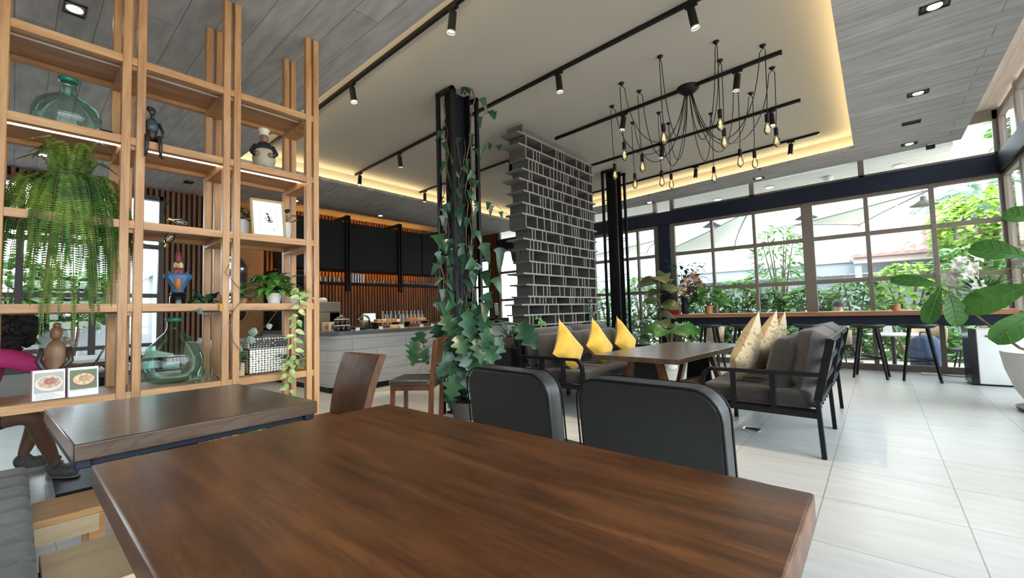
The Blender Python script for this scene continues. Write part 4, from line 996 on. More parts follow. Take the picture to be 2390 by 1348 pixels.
# --- planter trough with spiky grass at the foot of the shelf
for y, l in ((0.70, 'clump of arching strap leaves at the foot of the oak shelf, middle bay'), (1.28, 'clump of arching strap leaves at the foot of the oak shelf, end bay')):
    t = thing('potted_plant', l, 'plant', (-3.70, y, 0))
    MB().box(-0.15, 0.15, -0.18, 0.18, 0, 0.14).build('planter', plain('dark_planter', (0.05, 0.045, 0.04), 0.7) if 'dark_planter' not in MATS else MATS['dark_planter'], t, bevel=0.006)
    m = MB()
    for i in range(60):
        a = r.uniform(0, 2 * PI); m.leaf((math.cos(a) * 0.04, math.sin(a) * 0.04, 0.13), (math.cos(a), math.sin(a), r.uniform(0.7, 2.0)), (-math.cos(a), -math.sin(a), 1), r.uniform(0.22, 0.38), 0.011, lance, r.uniform(0.5, 1.2), 0.3, 6)
    m.build('leaves', G_BRIGHT, t)
# ================================================================== COFFEE BAR
BARBOARD = planks('bar_front_board', (0.46, 0.46, 0.44), (0.40, 0.40, 0.385), (0.22, 0.22, 0.215), 0.95, 0.165, 0.75, 0.004, 0.43, 'YZ', (0.1, 0.04, 0), 0.3, 0.12)
def arc(cx, cy, r, a0, a1, n=8): return [(cx + r * math.cos(math.radians(a0 + (a1 - a0) * i / n)), cy + r * math.sin(math.radians(a0 + (a1 - a0) * i / n))) for i in range(n + 1)]
def lshape(d):
    return [(-8.75, 3.02 - d), ] + arc(-6.20 + d * 0.3, 3.22 - d * 0.3, 0.22 + d * 0.7, -90, 0) + [(-5.98 + d, 7.9 + d), (-6.70 - d, 7.9 + d), (-6.70 - d, 3.70 + d), (-8.75, 3.70 + d)]
t = thing('bar_counter', 'pale grey board-clad coffee bar with a dark counter top', 'counter', (0, 0, 0))
MB().prism(lshape(0.0), 0.09, 0.845).build('body', BARBOARD, t)
MB().prism(lshape(0.03), 0.845, 0.90).build('worktop', plain('dark_grey_stone', (0.085, 0.09, 0.095), 0.4, var=0.1), t, bevel=0.004)
MB().prism(lshape(-0.04), 0.0, 0.09).build('plinth', BLACK, t)
# back bar
t = thing('back_counter', 'dark back counter under the hanging glass shelf, against the slat wall', 'counter', (0, 0, 0))
MB().box(-9.48, -8.95, 4.0, 8.2, 0.0, 0.86).build('body', BLACK, t); MB().box(-9.49, -8.92, 3.98, 8.22, 0.86, 0.90).build('worktop', MATS['dark_grey_stone'], t)
CAB = plain('charcoal_cabinet', (0.010, 0.011, 0.012), 0.55, spec=0.25)
ys = [3.38, 4.66, 5.98, 6.66, 7.34]
for i in range(4):
    t = thing('wall_cabinet', 'black cabinet hung high over the bar, %s' % ['nearest the shelf', 'second from the shelf', 'third from the shelf', 'farthest, beside the plant column'][i], 'cabinet', (0, 0, 0), 0, 'black cabinets above the bar')
    MB().box(-9.20, -8.68, ys[i] + 0.01, ys[i + 1] - 0.01, 2.12, 3.16).build('body', CAB, t)
    MB().box(-8.68, -8.66, ys[i] + 0.015, ys[i + 1] - 0.015, 2.13, 3.15).build('door', CAB, t, bevel=0.002, seg=1)
t = thing('glass_shelf', 'black steel hanging shelf for glasses beneath the black cabinets', 'shelf', (0, 0, 0))
MB().box(-8.875, -8.62, 3.40, 7.30, 1.80, 1.85).build('shelf_board', BLACK, t)
for yy in (4.66, 5.98, 7.32):
    m = MB(); m.box(-8.66, -8.60, yy - 0.05, yy - 0.02, 1.66, 3.30).box(-8.66, -8.60, yy + 0.02, yy + 0.05, 1.66, 3.30).box(-8.66, -8.60, yy - 0.02, yy + 0.02, 1.70, 1.78)
    m.box(-9.50, -8.60, yy - 0.03, yy + 0.03, 3.24, 3.30).build('hanger', BLACK, t)
t = MB().box(-9.25, -9.215, 3.45, 7.30, 2.21, 2.24).build('light_strip', emit('amber_strip', (1.0, 0.45, 0.08), 16.0), None)
tag(t, 'warm amber light strip under the black bar cabinets', 'light strip')
t = MB().box(-9.30, -9.26, 3.45, 7.30, 3.05, 3.07).build('light_strip', MATS['amber_strip'], None)  # unseen strip added for the warm light on the upper slats
tag(t, 'unseen amber strip added behind the bar cabinets to warm the upper slats', 'light strip')
# tall dark unit between tan panel and bar
t = thing('tall_cabinet', 'tall black cabinet between the tan wall panel and the bar', 'cabinet', (0, 0, 0))
MB().box(-9.48, -8.90, 3.34, 3.98, 0, 2.08).build('body', CAB, t)
for k in (0, 1): MB().box(-8.90, -8.88, 3.35 + k * 0.315, 3.655 + k * 0.315, 0.05, 2.06).build('door', CAB, t)
# mirror
t = thing('wall_mirror', 'rounded wooden-framed mirror on the tan wall panel', 'mirror', (-9.49, 2.75, 1.70))
pol = [(0.24 * math.cos(math.radians(a)), 0.42 + 0.24 * math.sin(math.radians(a))) for a in range(0, 181, 15)] + [(0.24 * math.cos(math.radians(a)), -0.42 + 0.24 * math.sin(math.radians(a))) for a in range(180, 361, 15)]
MB().slab(pol, (0.012, 0, 0), (0, 1, 0), (0, 0, 1), 0.012).build('glass', plain('mirror_silver', (0.75, 0.77, 0.77), 0.04, 1.0), t)
MB().tube([(0.02, a * 1.05, b * 1.02) for a, b in pol + pol[:1]], 0.026, 8).build('frame', OAK, t, smooth=True, ang=180)

# things on the bar
def cloche(loc, label):
    t = thing('cake_dome', label, 'cake dome', loc)
    MB().lathe([(0.06, 0), (0.05, 0.015), (0.015, 0.03), (0.015, 0.08), (0.10, 0.095), (0.11, 0.10), (0.11, 0.108), (0, 0.108)], n=24).build('stand', CLEAR, t, smooth=True)
    MB().lathe([(0.10, 0.11), (0.10, 0.17), (0.07, 0.22), (0.015, 0.24), (0.012, 0.26), (0.0, 0.27)], n=24).build('dome', CLEAR, t, smooth=True, ang=180)
    MB().lathe([(0.07, 0.109), (0.072, 0.15), (0.0, 0.155)], n=18).build('cake', plain('sponge', (0.55, 0.40, 0.22), 0.8) if 'sponge' not in MATS else MATS['sponge'], t, smooth=True)
    return t
cloche((-6.22, 3.62, 0.90), 'glass cake dome on a stand on the bar counter')
cloche((-6.55, 3.42, 0.90), 'glass cake dome behind the stacked black jars on the bar')
JAR = plain('coffee_jar', (0.02, 0.014, 0.012), 0.25); LID = plain('white_lid', (0.7, 0.7, 0.68), 0.4)
def jar(x, y, z, label):
    t = thing('jar', label, 'jar', (x, y, z), 0, 'black jars with white lids')
    MB().lathe([(0.032, 0), (0.036, 0.01), (0.036, 0.07), (0.030, 0.08)], n=14).build('body', JAR, t, smooth=True)
    MB().cyl((0, 0, 0.08), (0, 0, 0.093), 0.034, 14).build('lid', LID, t, smooth=True)
for k in range(3):
    jar(-6.10, 3.13 + k * 0.078, 0.90, 'black white-lidded jar, lower tier on the bar, %s' % ['left', 'middle', 'right'][k])
    jar(-6.17, 3.15 + k * 0.078, 0.9935 + 0.0, 'black white-lidded jar, upper tier on the bar, %s' % ['left', 'middle', 'right'][k])
    jar(-6.18, 3.15 + k * 0.078, 0.90, 'black white-lidded jar at the back of the lower tier, %s' % ['left', 'middle', 'right'][k])
CARD = plain('card_white', (0.78, 0.74, 0.72), 0.7)
def card(x, y, z, label):
    t = thing('price_card', label, 'card', (x, y, z), math.radians(-30), 'price cards on the bar')
    MB().slab([(-0.03, 0), (0.03, 0), (0.03, 0.045), (-0.03, 0.045)], (0, 0, 0), (0, 1, 0), (-0.2, 0, 1), 0.003).build('card', CARD, t)
    MB().box(-0.02, 0.0, -0.02, 0.02, 0, 0.004).build('foot', CARD, t)
for x, y, z, l in ((-6.05, 3.42, 0.90, 'white price card beside the stacked black jars'), (-6.05, 3.82, 0.90, 'white price card below the glass cake dome'), (-6.05, 4.22, 0.90, 'white price card before the lower cake board'),
                   (-6.18, 4.24, 1.01, 'white price card on the upper cake board'), (-6.05, 4.62, 0.90, 'white price card at the right of the cake boards'), (-6.05, 4.86, 0.90, 'white price card nearest the plant column')):
    card(x, y, z, l)
BOARDW = plain('cake_board', (0.42, 0.25, 0.12), 0.5)
def cakeboard(x, y, z, w, label, cols):
    t = thing('cake_board', label, 'board', (x, y, z))
    MB().box(-0.09, 0.09, -w, w, 0, 0.014).build('board', BOARDW, t, bevel=0.003, seg=1)
    if z > 0.95:
        for a in (-1, 1): MB().box(-0.07, 0.07, a * (w - 0.03) - 0.012, a * (w - 0.03) + 0.012, -(z - 0.90), 0).build('riser', BLACK, t)
    n = len(cols)
    for i, c in enumerate(cols):
        nm = 'cake_%d' % int(c[0] * 100)
        mt = MATS.get(nm) or plain(nm, c, 0.7, var=0.25, vs=60)
        p = MB(); y0 = -w + 0.03 + i * (2 * w - 0.06) / n
        p.box(-0.06, 0.06, y0, y0 + (2 * w - 0.06) / n - 0.015, 0.014, 0.06).build('cake', mt, t, bevel=0.008)
cakeboard(-6.15, 4.10, 0.90, 0.24, 'lower wooden board of sliced cakes on the bar', [(0.10, 0.04, 0.02), (0.60, 0.46, 0.22), (0.62, 0.50, 0.34)])
cakeboard(-6.32, 4.08, 1.00, 0.22, 'raised wooden board of orange muffins on the bar', [(0.58, 0.22, 0.08), (0.60, 0.25, 0.10), (0.57, 0.24, 0.09), (0.61, 0.24, 0.10)])
cakeboard(-6.15, 4.66, 0.90, 0.22, 'wooden board of chocolate cakes on the bar', [(0.12, 0.05, 0.03), (0.30, 0.12, 0.05), (0.14, 0.06, 0.03)])
cakeboard(-6.34, 4.72, 1.00, 0.22, 'raised wooden board with a pale loaf on the bar', [(0.58, 0.44, 0.22), (0.60, 0.47, 0.26)])
for k, (y, c) in enumerate(((2.985 + 0.06, (0.50, 0.34, 0.22)), (3.10 - 0.0, (0.72, 0.66, 0.56)))):
    t = thing('coffee_bag', ['brown printed coffee bag at the rounded corner of the bar', 'white printed coffee bag beside the brown one on the bar'][k], 'bag', (-6.42 + k * 0.10, y + 0.05, 0.90))
    MB().box(-0.03, 0.03, -0.045, 0.045, 0, 0.14).build('bag', plain('bag_paper_%s' % 'ab'[k], c, 0.7), t, bevel=0.01)
    MB().slab([(-0.03, 0.03), (0.03, 0.03), (0.03, 0.09), (-0.03, 0.09)], (0.031, 0, 0), (0, 1, 0), (0, 0, 1), 0.001).build('print', plain('bag_print_%s' % 'ab'[k], (0.35, 0.13, 0.09), 0.7), t)
t = thing('espresso_machine', 'olive boxy espresso machine with cups on top behind the bar corner', 'coffee machine', (-7.35, 3.36, 0.90))
MB().box(-0.38, 0.42, -0.22, 0.24, 0.30, 0.47).box(-0.38, -0.30, -0.22, 0.24, 0.0, 0.30).box(0.34, 0.42, -0.22, 0.24, 0, 0.30).box(-0.38, 0.42, 0.05, 0.24, 0, 0.30).build('body', plain('olive_enamel', (0.20, 0.165, 0.11), 0.4), t, bevel=0.012)
MB().box(-0.36, 0.40, -0.22, 0.06, 0.0, 0.05).build('drip_tray', CHROME, t)
for a in (-0.15, 0.15): MB().cyl((a, -0.08, 0.20), (a, -0.08, 0.30), 0.04, 14).tube([(a, -0.08, 0.22), (a, -0.26, 0.20)], 0.012, 8).build('portafilter', CHROME, t)
MB().tube([(0.25, -0.18, 0.30), (0.27, -0.22, 0.18), (0.29, -0.22, 0.08)], 0.007, 6).build('steam_wand', CHROME, t)
m = MB(); m.ball((0.0, 0, 0.49), 0.34, 0.16, 0.035, 16, 6).ball((0.25, 0.02, 0.51), 0.08, 0.07, 0.04, 10, 5); m.build('towel', plain('white_towel', (0.75, 0.73, 0.68), 0.9), t, smooth=True, ang=180)
t = thing('tablet', 'pale order screen standing on the back of the bar', 'tablet', (-6.55, 3.93, 0.90), math.radians(-20)); MB().slab([(-0.10, 0.12), (0.10, 0.12), (0.10, 0.26), (-0.10, 0.26)], (0, 0, 0), (0, 1, 0), (-0.25, 0, 1), 0.012).build('screen', emit('pale_screen', (0.55, 0.75, 0.75), 0.5), t); MB().cyl((-0.02, 0, 0), (-0.035, 0, 0.13), 0.012, 10).cyl((0, 0, 0), (0, 0, 0.012), 0.06, 16).build('stand', BLACK, t)
# bottles and tumblers at the back
WB = plain('pale_bottle', (0.62, 0.66, 0.62), 0.2); 
for i in range(11):
    t = thing('bottle', 'pale capped bottle in the row at the back of the bar', 'bottle', (-8.98 - 0.0, 5.72 + i * 0.115, 0.90), 0, 'bottles along the back counter')
    MB().lathe([(0.036, 0), (0.038, 0.01), (0.038, 0.20), (0.016, 0.26), (0.016, 0.30)], n=12).build('body', WB, t, smooth=True); MB().cyl((0, 0, 0.30), (0, 0, 0.325), 0.018, 10).build('cap', LID, t)
for i in range(4):
    t = thing('steel_cup', 'slim steel tumbler in the short row behind the muffins', 'cup', (-6.6, 4.26 + i * 0.10, 0.90), 0, 'steel tumblers behind the muffins'); MB().cone((0, 0, 0), (0, 0, 0.24), 0.030, 0.034, 14).build('body', plain('brushed_steel', (0.22, 0.23, 0.24), 0.35, 0.8) if i == 0 else MATS['brushed_steel'], t, smooth=True)
# glasses on the hanging shelf
def tumbler(x, y, r_, h, label, grp, mt):
    t = thing('glass', label, 'glass', (x, y, 1.852), 0, grp)
    MB().lathe([(r_ * 0.8, 0), (r_, h), (r_ - 0.004, h), (r_ * 0.74, 0.008), (0, 0.008)], n=14).build('body', mt, t, smooth=True)
FROST = glass('frosted_glass', (0.72, 0.76, 0.76), 3.0, 0.15)
for i in range(6): tumbler(-8.76, 4.02 + i * 0.10, 0.042, 0.11, 'short round glass at the left of the hanging shelf', 'short glasses on the hanging shelf', FROST)
for i in range(6): tumbler(-8.76, 4.78 + i * 0.062, 0.029, 0.20, 'tall straight glass in the middle of the hanging shelf', 'tall glasses on the hanging shelf', FROST)
for i in range(9): tumbler(-8.76, 5.20 + i * 0.082, 0.030, 0.06 + 0.02 * (i % 3 == 2), 'small cup on the hanging shelf between tall glasses and stem glasses', 'small cups on the hanging shelf', FROST)
for i in range(11):
    t = thing('wine_glass', 'stem glass standing upside down on the hanging shelf', 'glass', (-8.76, 6.10 + i * 0.088, 1.852), 0, 'stem glasses on the hanging shelf')
    MB().lathe([(0.034, 0), (0.040, 0.05), (0.030, 0.09), (0.005, 0.11), (0.005, 0.18), (0.032, 0.186), (0.0, 0.188)], n=14).build('body', FROST, t, smooth=True, ang=180)
# register and plant end of the bar
t = thing('register', 'black cash register screen at the far end of the bar', 'cash register', (-6.45, 7.0, 0.90)); MB().box(-0.18, 0.18, -0.2, 0.2, 0, 0.10).build('drawer', BLACK, t, bevel=0.01); MB().slab([(-0.2, 0.14), (0.2, 0.14), (0.2, 0.42), (-0.2, 0.42)], (0, 0, 0), (0.5, -0.86, 0), (-0.1, 0, 1), 0.03).build('screen', BLACKG, t, bevel=0.006); MB().box(-0.03, 0.03, -0.03, 0.03, 0.10, 0.16).build('neck', BLACK, t)
# ================================================================== TRACKS, SPOTLIGHTS, CHANDELIER
TR = [((-1.0, 2.29), (-7.0, 2.41)), ((-0.60, 3.63), (-7.05, 3.975)), ((-0.62, 5.02), (-3.50, 5.20)), ((-4.50, 5.41), (-7.25, 5.50)), ((-0.62, 6.385), (-4.0, 6.655)), ((-0.55, 7.83), (-4.8, 8.25))]
TN = ['nearest the camera', 'second from the camera, passing the plant column', 'running under the chandelier canopy', 'left of the divider over the bar side', 'behind the chandelier, ending over the divider', 'farthest, along the garden-side glow']
def on(k, x):
    a, b = TR[k]; return a[1] + (b[1] - a[1]) * (x - a[0]) / (b[0] - a[0])
for k, (a, b) in enumerate(TR):
    t = thing('light_track', 'black ceiling light track %s' % TN[k], 'light track', (0, 0, 0))
    MB().bar((a[0], a[1], 3.683), (b[0], b[1], 3.683), 0.034, 0.034).build('rail', BLACK, t)
    MB().bar((a[0] + 0.02, a[1], 3.68), (a[0], a[1], 3.68), 0.036, 0.036).bar((b[0], b[1], 3.68), (b[0] - 0.02, b[1], 3.68), 0.036, 0.036).build('end_caps', BLACKG, t)
def spot(k, x, tilt, az, label, pw=55):
    y = on(k, x)
    t = thing('track_spotlight', label, 'spotlight', (x, y, 3.666), 0, 'black track spotlights')
    MB().box(-0.05, 0.05, -0.018, 0.018, -0.022, 0).cyl((0, 0, -0.05), (0, 0, -0.02), 0.010, 10).build('mount', BLACK, t)
    R = Matrix.Rotation(math.radians(az), 3, 'Z') @ Matrix.Rotation(math.radians(tilt), 3, 'Y')
    d = R @ V(0, 0, -1); p0 = V(0, 0, -0.045)
    MB().cone(p0, p0 + d * 0.165, 0.032, 0.034, 18, False).cone(p0, p0 + d * 0.004, 0.005, 0.032, 18).build('body', BLACK, t, smooth=True)
    MB().cyl(p0 + d * 0.150, p0 + d * 0.154, 0.031, 18).build('lens', SPOTE, t)
    MB().cone(p0 + d * 0.16, p0 + d * 0.172, 0.036, 0.036, 18, False).build('rim', plain('lens_rim', (0.35, 0.34, 0.32), 0.3) if 'lens_rim' not in MATS else MATS['lens_rim'], t, smooth=True)
    L = bpy.data.lights.new('spot_lamp', 'SPOT'); L.energy = pw; L.spot_size = math.radians(58); L.spot_blend = 0.6; L.color = (1.0, 0.80, 0.56); L.shadow_soft_size = 0.03
    o = bpy.data.objects.new('spot_lamp', L); COL.objects.link(o); o.parent = t
    o.location = p0 + d * 0.18; o.rotation_euler = R.to_euler()
ORD = ['first', 'second', 'third', 'fourth']
for k, xs in enumerate(([(-2.55, 8, 20), (-4.25, 10, 200), (-6.09, 5, 0)], [(-1.06, 9, 200), (-2.46, 5, 250), (-5.60, 14, 300), (-6.90, 4, 90)], [(-1.02, 9, 340), (-2.39, 9, 30)], [(-4.58, 8, 0), (-7.01, 4, 0)], [(-0.93, 6, 120), (-2.42, 8, 20)], [(-0.90, 7, 20), (-2.38, 6, 20)])):
    for i, (x, tl, az) in enumerate(xs):
        spot(k, x, tl, az, 'black cylinder spotlight, %s from the right on the track %s' % (ORD[i], ['nearest the camera', 'passing the plant column', 'under the chandelier canopy', 'left of the divider', 'behind the chandelier', 'along the garden-side glow'][k]), 150 if k < 2 else 70)

t = thing('chandelier', 'black spider chandelier of looping cables and bare filament bulbs', 'chandelier', (-1.56, 5.11, 3.70))
O = V(-1.56, 5.11, 3.70)
MB().lathe([(0.0, -0.085), (0.05, -0.08), (0.09, -0.05), (0.125, -0.012), (0.125, 0.0)], n=28).build('canopy', BLACK, t, smooth=True, ang=180)
HK = [(-1.56, 4.26, 2.87), (-1.06, 4.40, 2.90), (-1.12, 4.77, 2.85), (-0.73, 4.79, 2.88), (-0.735, 5.32, 2.91), (-2.09, 4.465, 2.89), (-2.015, 4.775, 2.81), (-2.43, 4.895, 2.84), (-2.45, 5.53, 2.86), (-2.065, 5.495, 2.80), (-2.09, 5.91, 2.86), (-1.56, 6.01, 2.85), (-1.125, 5.46, 2.82), (-1.035, 5.78, 2.86)]
for i, (hx, hy, bz) in enumerate(HK):
    h = V(hx, hy, 3.70) - O
    MB().lathe([(0.0, -0.03), (0.012, -0.028), (0.03, -0.006), (0.03, 0)], c=h, n=16).build('ceiling_hook', BLACK, t, smooth=True, ang=180)
    a = 2 * PI * i / 14; d = V(h.x, h.y, 0).normalized()
    p0 = V(d.x * 0.04, d.y * 0.04, -0.07); sag = 0.92 + 0.10 * math.sin(i * 2.3)
    ctl = [p0, p0 + V(d.x * 0.16, d.y * 0.16, -sag), V(h.x, h.y, 0) * 0.86 + V(0, 0, -sag * 1.02), h + V(-d.x * 0.035, -d.y * 0.035, -0.06)]
    pts = []
    for q in range(21):
        s_ = q / 20; pts.append(ctl[0] * (1 - s_) ** 3 + ctl[1] * (3 * s_ * (1 - s_) ** 2) + ctl[2] * (3 * s_ * s_ * (1 - s_)) + ctl[3] * s_ ** 3)
    pts += [h + V(0, 0, -0.028), h + V(d.x * 0.02, d.y * 0.02, -0.06), V(h.x + d.x * 0.012, h.y + d.y * 0.012, bz - 3.70 + 0.30), V(h.x, h.y, bz - 3.70 + 0.115)]
    MB().tube(pts, 0.0042, 6).build('cable', BLACK, t, smooth=True, ang=180)
    b = V(h.x, h.y, bz - 3.70)
    sk = MB().cyl(b + V(0, 0, 0.04), b + V(0, 0, 0.115), 0.021, 14).cone(b + V(0, 0, 0.115), b + V(0, 0, 0.125), 0.021, 0.006, 14); sk.build('socket', BLACK, t, smooth=True)
    bl = MB().lathe([(0.0, -0.095), (0.012, -0.092), (0.028, -0.07), (0.034, -0.045), (0.030, -0.015), (0.020, 0.015), (0.015, 0.04)], c=b, n=18).build('bulb', AMBER, t, smooth=True, ang=180)
    f = MB()
    for q in range(4):
        a1 = q * PI / 2; f.tube([b + V(0.004 * math.cos(a1), 0.004 * math.sin(a1), 0.01), b + V(0.013 * math.cos(a1), 0.013 * math.sin(a1), -0.06)], 0.0016, 4)
    f.build('filament', FILA, bl)
# ================================================================== PLANTS
r = random.Random(77)
def arrow(t): return 0.35 if t < 0.02 else 1.05 * max(0.0, 1 - t) ** 0.75 * (1.0 if t < 0.22 else 0.62 + 0.25 * t) + 0.01
t = thing('climbing_plant', 'large-leaved green climbing plant growing up the black steel column', 'plant', (-3.64, 3.35, 0))
MB().lathe([(0.15, 0), (0.19, 0.16), (0.19, 0.18), (0.17, 0.18), (0.17, 0.16), (0, 0.155)], c=(0.22, -0.14, 0), n=24).build('pot', MATS['dark_pot'], t, smooth=True)
m = MB(); stems = []
fx, fy = 0.737, -0.676   # toward the seats
for i in range(11):
    top = [3.72, 3.3, 3.05, 2.7, 3.5, 2.3, 2.0, 1.8, 3.1, 2.6, 1.5][i]; off_ = r.uniform(-0.2, 0.2); pts = []
    n = int(top / 0.14)
    for k in range(n + 1):
        z = 0.16 + (top - 0.16) * k / n; w = off_ + 0.06 * math.sin(z * 2.1 + i) + r.uniform(-0.025, 0.025)
        pts.append(V(0.15 * fx - w * fy + r.uniform(-.015, .015), 0.15 * fy + w * fx + r.uniform(-.015, .015) , z))
    stems.append(pts); m.tube(pts, r.uniform(0.0035, 0.009), 5)
for p, q in (((0.1, -0.1, 3.60), (0.12, 0.02, 3.78)), ((0.2, 0.1, 3.36), (0.25, 0.42, 3.52)), ((0.2, 0.1, 3.0), (0.22, 0.45, 3.12)), ((0.2, 0.15, 2.4), (0.2, 0.55, 2.35)), ((0.2, -0.1, 1.0), (0.2, -0.55, 0.75)), ((0.2, -0.2, 0.9), (0.15, -0.75, 0.55))):
    p, q = Vector(p), Vector(q); pts = [p.lerp(q, k / 6) + V(0, 0, 0.05 * math.sin(PI * k / 6)) for k in range(7)]; m.tube(pts, 0.003, 5); stems.append(pts)
m.build('stems', STEMB, t, smooth=True, ang=180)
m = MB()
def vleaf(p, L, Wd, prof, n):
    d = V(fx * r.uniform(0, .5) - fy * r.uniform(-.8, .8), fy * r.uniform(0, .5) + fx * r.uniform(-.8, .8), r.uniform(-1.3, -0.5))
    m.leaf(p, d, V(fx + r.uniform(-.5, .5), fy + r.uniform(-.5, .5), r.uniform(0.0, 0.8)), L, Wd, prof, r.uniform(0.1, 0.6), 0.22, n)
for pts in stems:
    for p in pts:
        if r.random() < 0.52 and p.z > 1.15:
            vleaf(p + V(fx, fy, 0) * r.uniform(0.01, 0.10) + V(-fy, fx, 0) * r.uniform(-.08, .08), r.uniform(0.10, 0.18), r.uniform(0.035, 0.06), arrow, 9)
for i in range(58):
    z = r.choice((r.uniform(0.15, 1.25), r.uniform(0.5, 1.2))); sp = 0.52 if z < 1.1 else 0.3
    w = r.gauss(0.10, sp * 0.55); w = max(-0.52, min(0.62, w)); dd = r.uniform(0.12, 0.42)
    p = V(fx * dd - fy * w, fy * dd + fx * w, z)
    if z < 1.2: vleaf(p, r.uniform(0.18, 0.34), r.uniform(0.10, 0.16), lobed, 14)
    m.tube([V(fx * 0.1, fy * 0.1, z - 0.12), p.lerp(V(0, 0, z), 0.4) + V(0, 0, 0.05), p], 0.004, 5, mi=1)
for i in range(14):
    z = r.uniform(1.2, 2.0); w = r.gauss(0.12, 0.2)
    vleaf(V(fx * 0.2 - fy * w, fy * 0.2 + fx * w, z), r.uniform(0.18, 0.30), r.uniform(0.07, 0.11), arrow, 9)
m.build('leaves', [G_PHILO, STEM], t, smooth=True, ang=180)
# plants by the end of the divider / bar
t = thing('potted_plant', 'silvery bromeliad plant on a dark slatted crate near the divider', 'plant', (-3.62, 4.15, 0))
MB().box(-0.18, 0.14, -0.14, 0.14, 0.0, 0.66).build('crate', BLACK, t, bevel=0.004)
MB().lathe([(0.07, 0.66), (0.095, 0.80), (0.085, 0.80), (0, 0.78)], n=20).build('pot', MATS['brown_pot'], t, smooth=True)
m = MB()
for i in range(34):
    a = r.uniform(0, 2 * PI); m.leaf((0, 0, 0.79), (math.cos(a), math.sin(a), r.uniform(0.3, 1.6)), (-math.cos(a), -math.sin(a), 1), r.uniform(0.22, 0.42), 0.03, lance, r.uniform(0.5, 1.3), 0.3, 6)
m.build('leaves', [G_GREY], t)
t = thing('hanging_vine', 'small potted vine hanging in the divider shelf openings', 'plant', (-3.52, 6.0, 1.0))
m = MB(); trail(m, [(0, 0, 0.28), (0.04, 0, 0.1), (0.05, 0.02, -0.05), (0.05, 0.0, -0.2)], r, 0.09, 0.035, heart, 0.03); m.build('leaves', [G_PHILO, STEM], t)
t = thing('hanging_vine', 'leafy vine at the left end of the divider above the sofa back', 'plant', (-3.50, 4.66, 0.85))
m = MB(); trail(m, [(-0.05, 0, 0.20), (0.0, 0.02, 0.1), (0.0, 0.05, 0.0), (0.02, 0.10, -0.06)], r, 0.10, 0.035, heart, 0.03); m.build('leaves', [G_POTHOS, STEM], t)
t = thing('plant_pot', 'small black pot on the divider shelf end', 'pot', (-3.70, 4.42, 1.806)); MB().lathe([(0.05, 0), (0.07, 0.12), (0.06, 0.12), (0, 0.1)], n=18).build('pot', BLACK, t, smooth=True)

# big-leaf plants by the navy post
def bigleaf(m, b, d, L, Wd, prof, bend=0.4, nrm=(0.2, -0.6, 0.8), n=8, fold=0.15): m.leaf(b, d, nrm, L, Wd, prof, bend, fold, n)
t = thing('potted_plant', 'tall plant with big rounded brown-green leaves beside the navy post', 'plant', (-3.30, 8.35, 0))
MB().lathe([(0.12, 0), (0.17, 0.3), (0.155, 0.3), (0, 0.27)], n=24).build('pot', MATS['dark_pot'], t, smooth=True)
m = MB(); m.tube([(0, 0, 0.28), (0.02, 0, 0.8), (-0.02, 0.02, 1.3), (0.02, 0, 1.75)], 0.014, 8); m.build('stem', BARK, t, smooth=True, ang=180)
m = MB()
for z, a, L in ((0.70, 20, .34), (0.85, -60, .36), (0.95, 40, .36), (1.05, 160, .32), (1.15, -20, .36), (1.28, -100, .30), (1.4, 200, .30), (1.5, 10, .34), (1.62, -150, .40), (1.72, -60, .42), (1.78, 60, .35), (1.68, 150, .3), (0.6, -20, .3)):
    ca, sa = math.cos(math.radians(a)), math.sin(math.radians(a)); bigleaf(m, (0, 0, z), (ca, sa, 0.35), L * 1.15, L * 0.46, oval, 1.1)
m.build('leaves', leafmat('olive_leaf', (0.07, 0.11, 0.03), (0.15, 0.15, 0.05), 0.4, 0.15, 4), t)
def monst(t_): return oval(t_) * (0.55 + 0.45 * (1 if int(t_ * 16) % 2 == 0 else 0.35))
t = thing('potted_plant', 'monstera with a large split leaf beside the window counter', 'plant', (-2.98, 7.95, 0))
MB().lathe([(0.11, 0), (0.15, 0.26), (0.135, 0.26), (0, 0.24)], n=24).build('pot', WHITE, t, smooth=True)
m = MB()
for a, e, L in ((-40, 0.5, .42), (20, 0.5, .46), (-90, 0.35, .40), (100, 0.6, .38), (170, 0.5, .38), (-140, 0.7, .38), (60, 0.9, .36)):
    ca, sa = math.cos(math.radians(a)), math.sin(math.radians(a)); q = V(ca * 0.12, sa * 0.12, 0.68 + 0.1 * e)
    m.tube([(0, 0, 0.24), q * 0.6 + V(0, 0, 0.2), q], 0.006, 6, mi=1); bigleaf(m, q, (ca, sa, 0.1), L, L * 0.44, monst, 0.8, n=18)
m.build('leaves', [G_MONST, STEM], t)
t = thing('potted_plant', 'plant with long silver-green blades behind the yellow cushions', 'plant', (-3.72, 7.8, 0))
MB().lathe([(0.13, 0), (0.17, 0.34), (0.155, 0.34), (0, 0.31)], n=24).build('pot', MATS['dark_pot'], t, smooth=True)
m = MB()
for i in range(30):
    a = r.uniform(0, 2 * PI); m.leaf((0, 0, 0.32), (math.cos(a), math.sin(a), r.uniform(0.6, 2.4)), (-math.cos(a), -math.sin(a), 1), r.uniform(0.45, 0.75), 0.05, lance, r.uniform(0.7, 1.4), 0.25, 8)
m.build('leaves', G_GREY, t)
t = thing('potted_plant', 'bushy split-leaf plant on the floor at the far window, behind the sofa', 'plant', (-3.95, 8.6, 0))
MB().lathe([(0.12, 0), (0.16, 0.3), (0.145, 0.3), (0, 0.28)], n=24).build('pot', TERRA, t, smooth=True)
m = MB()
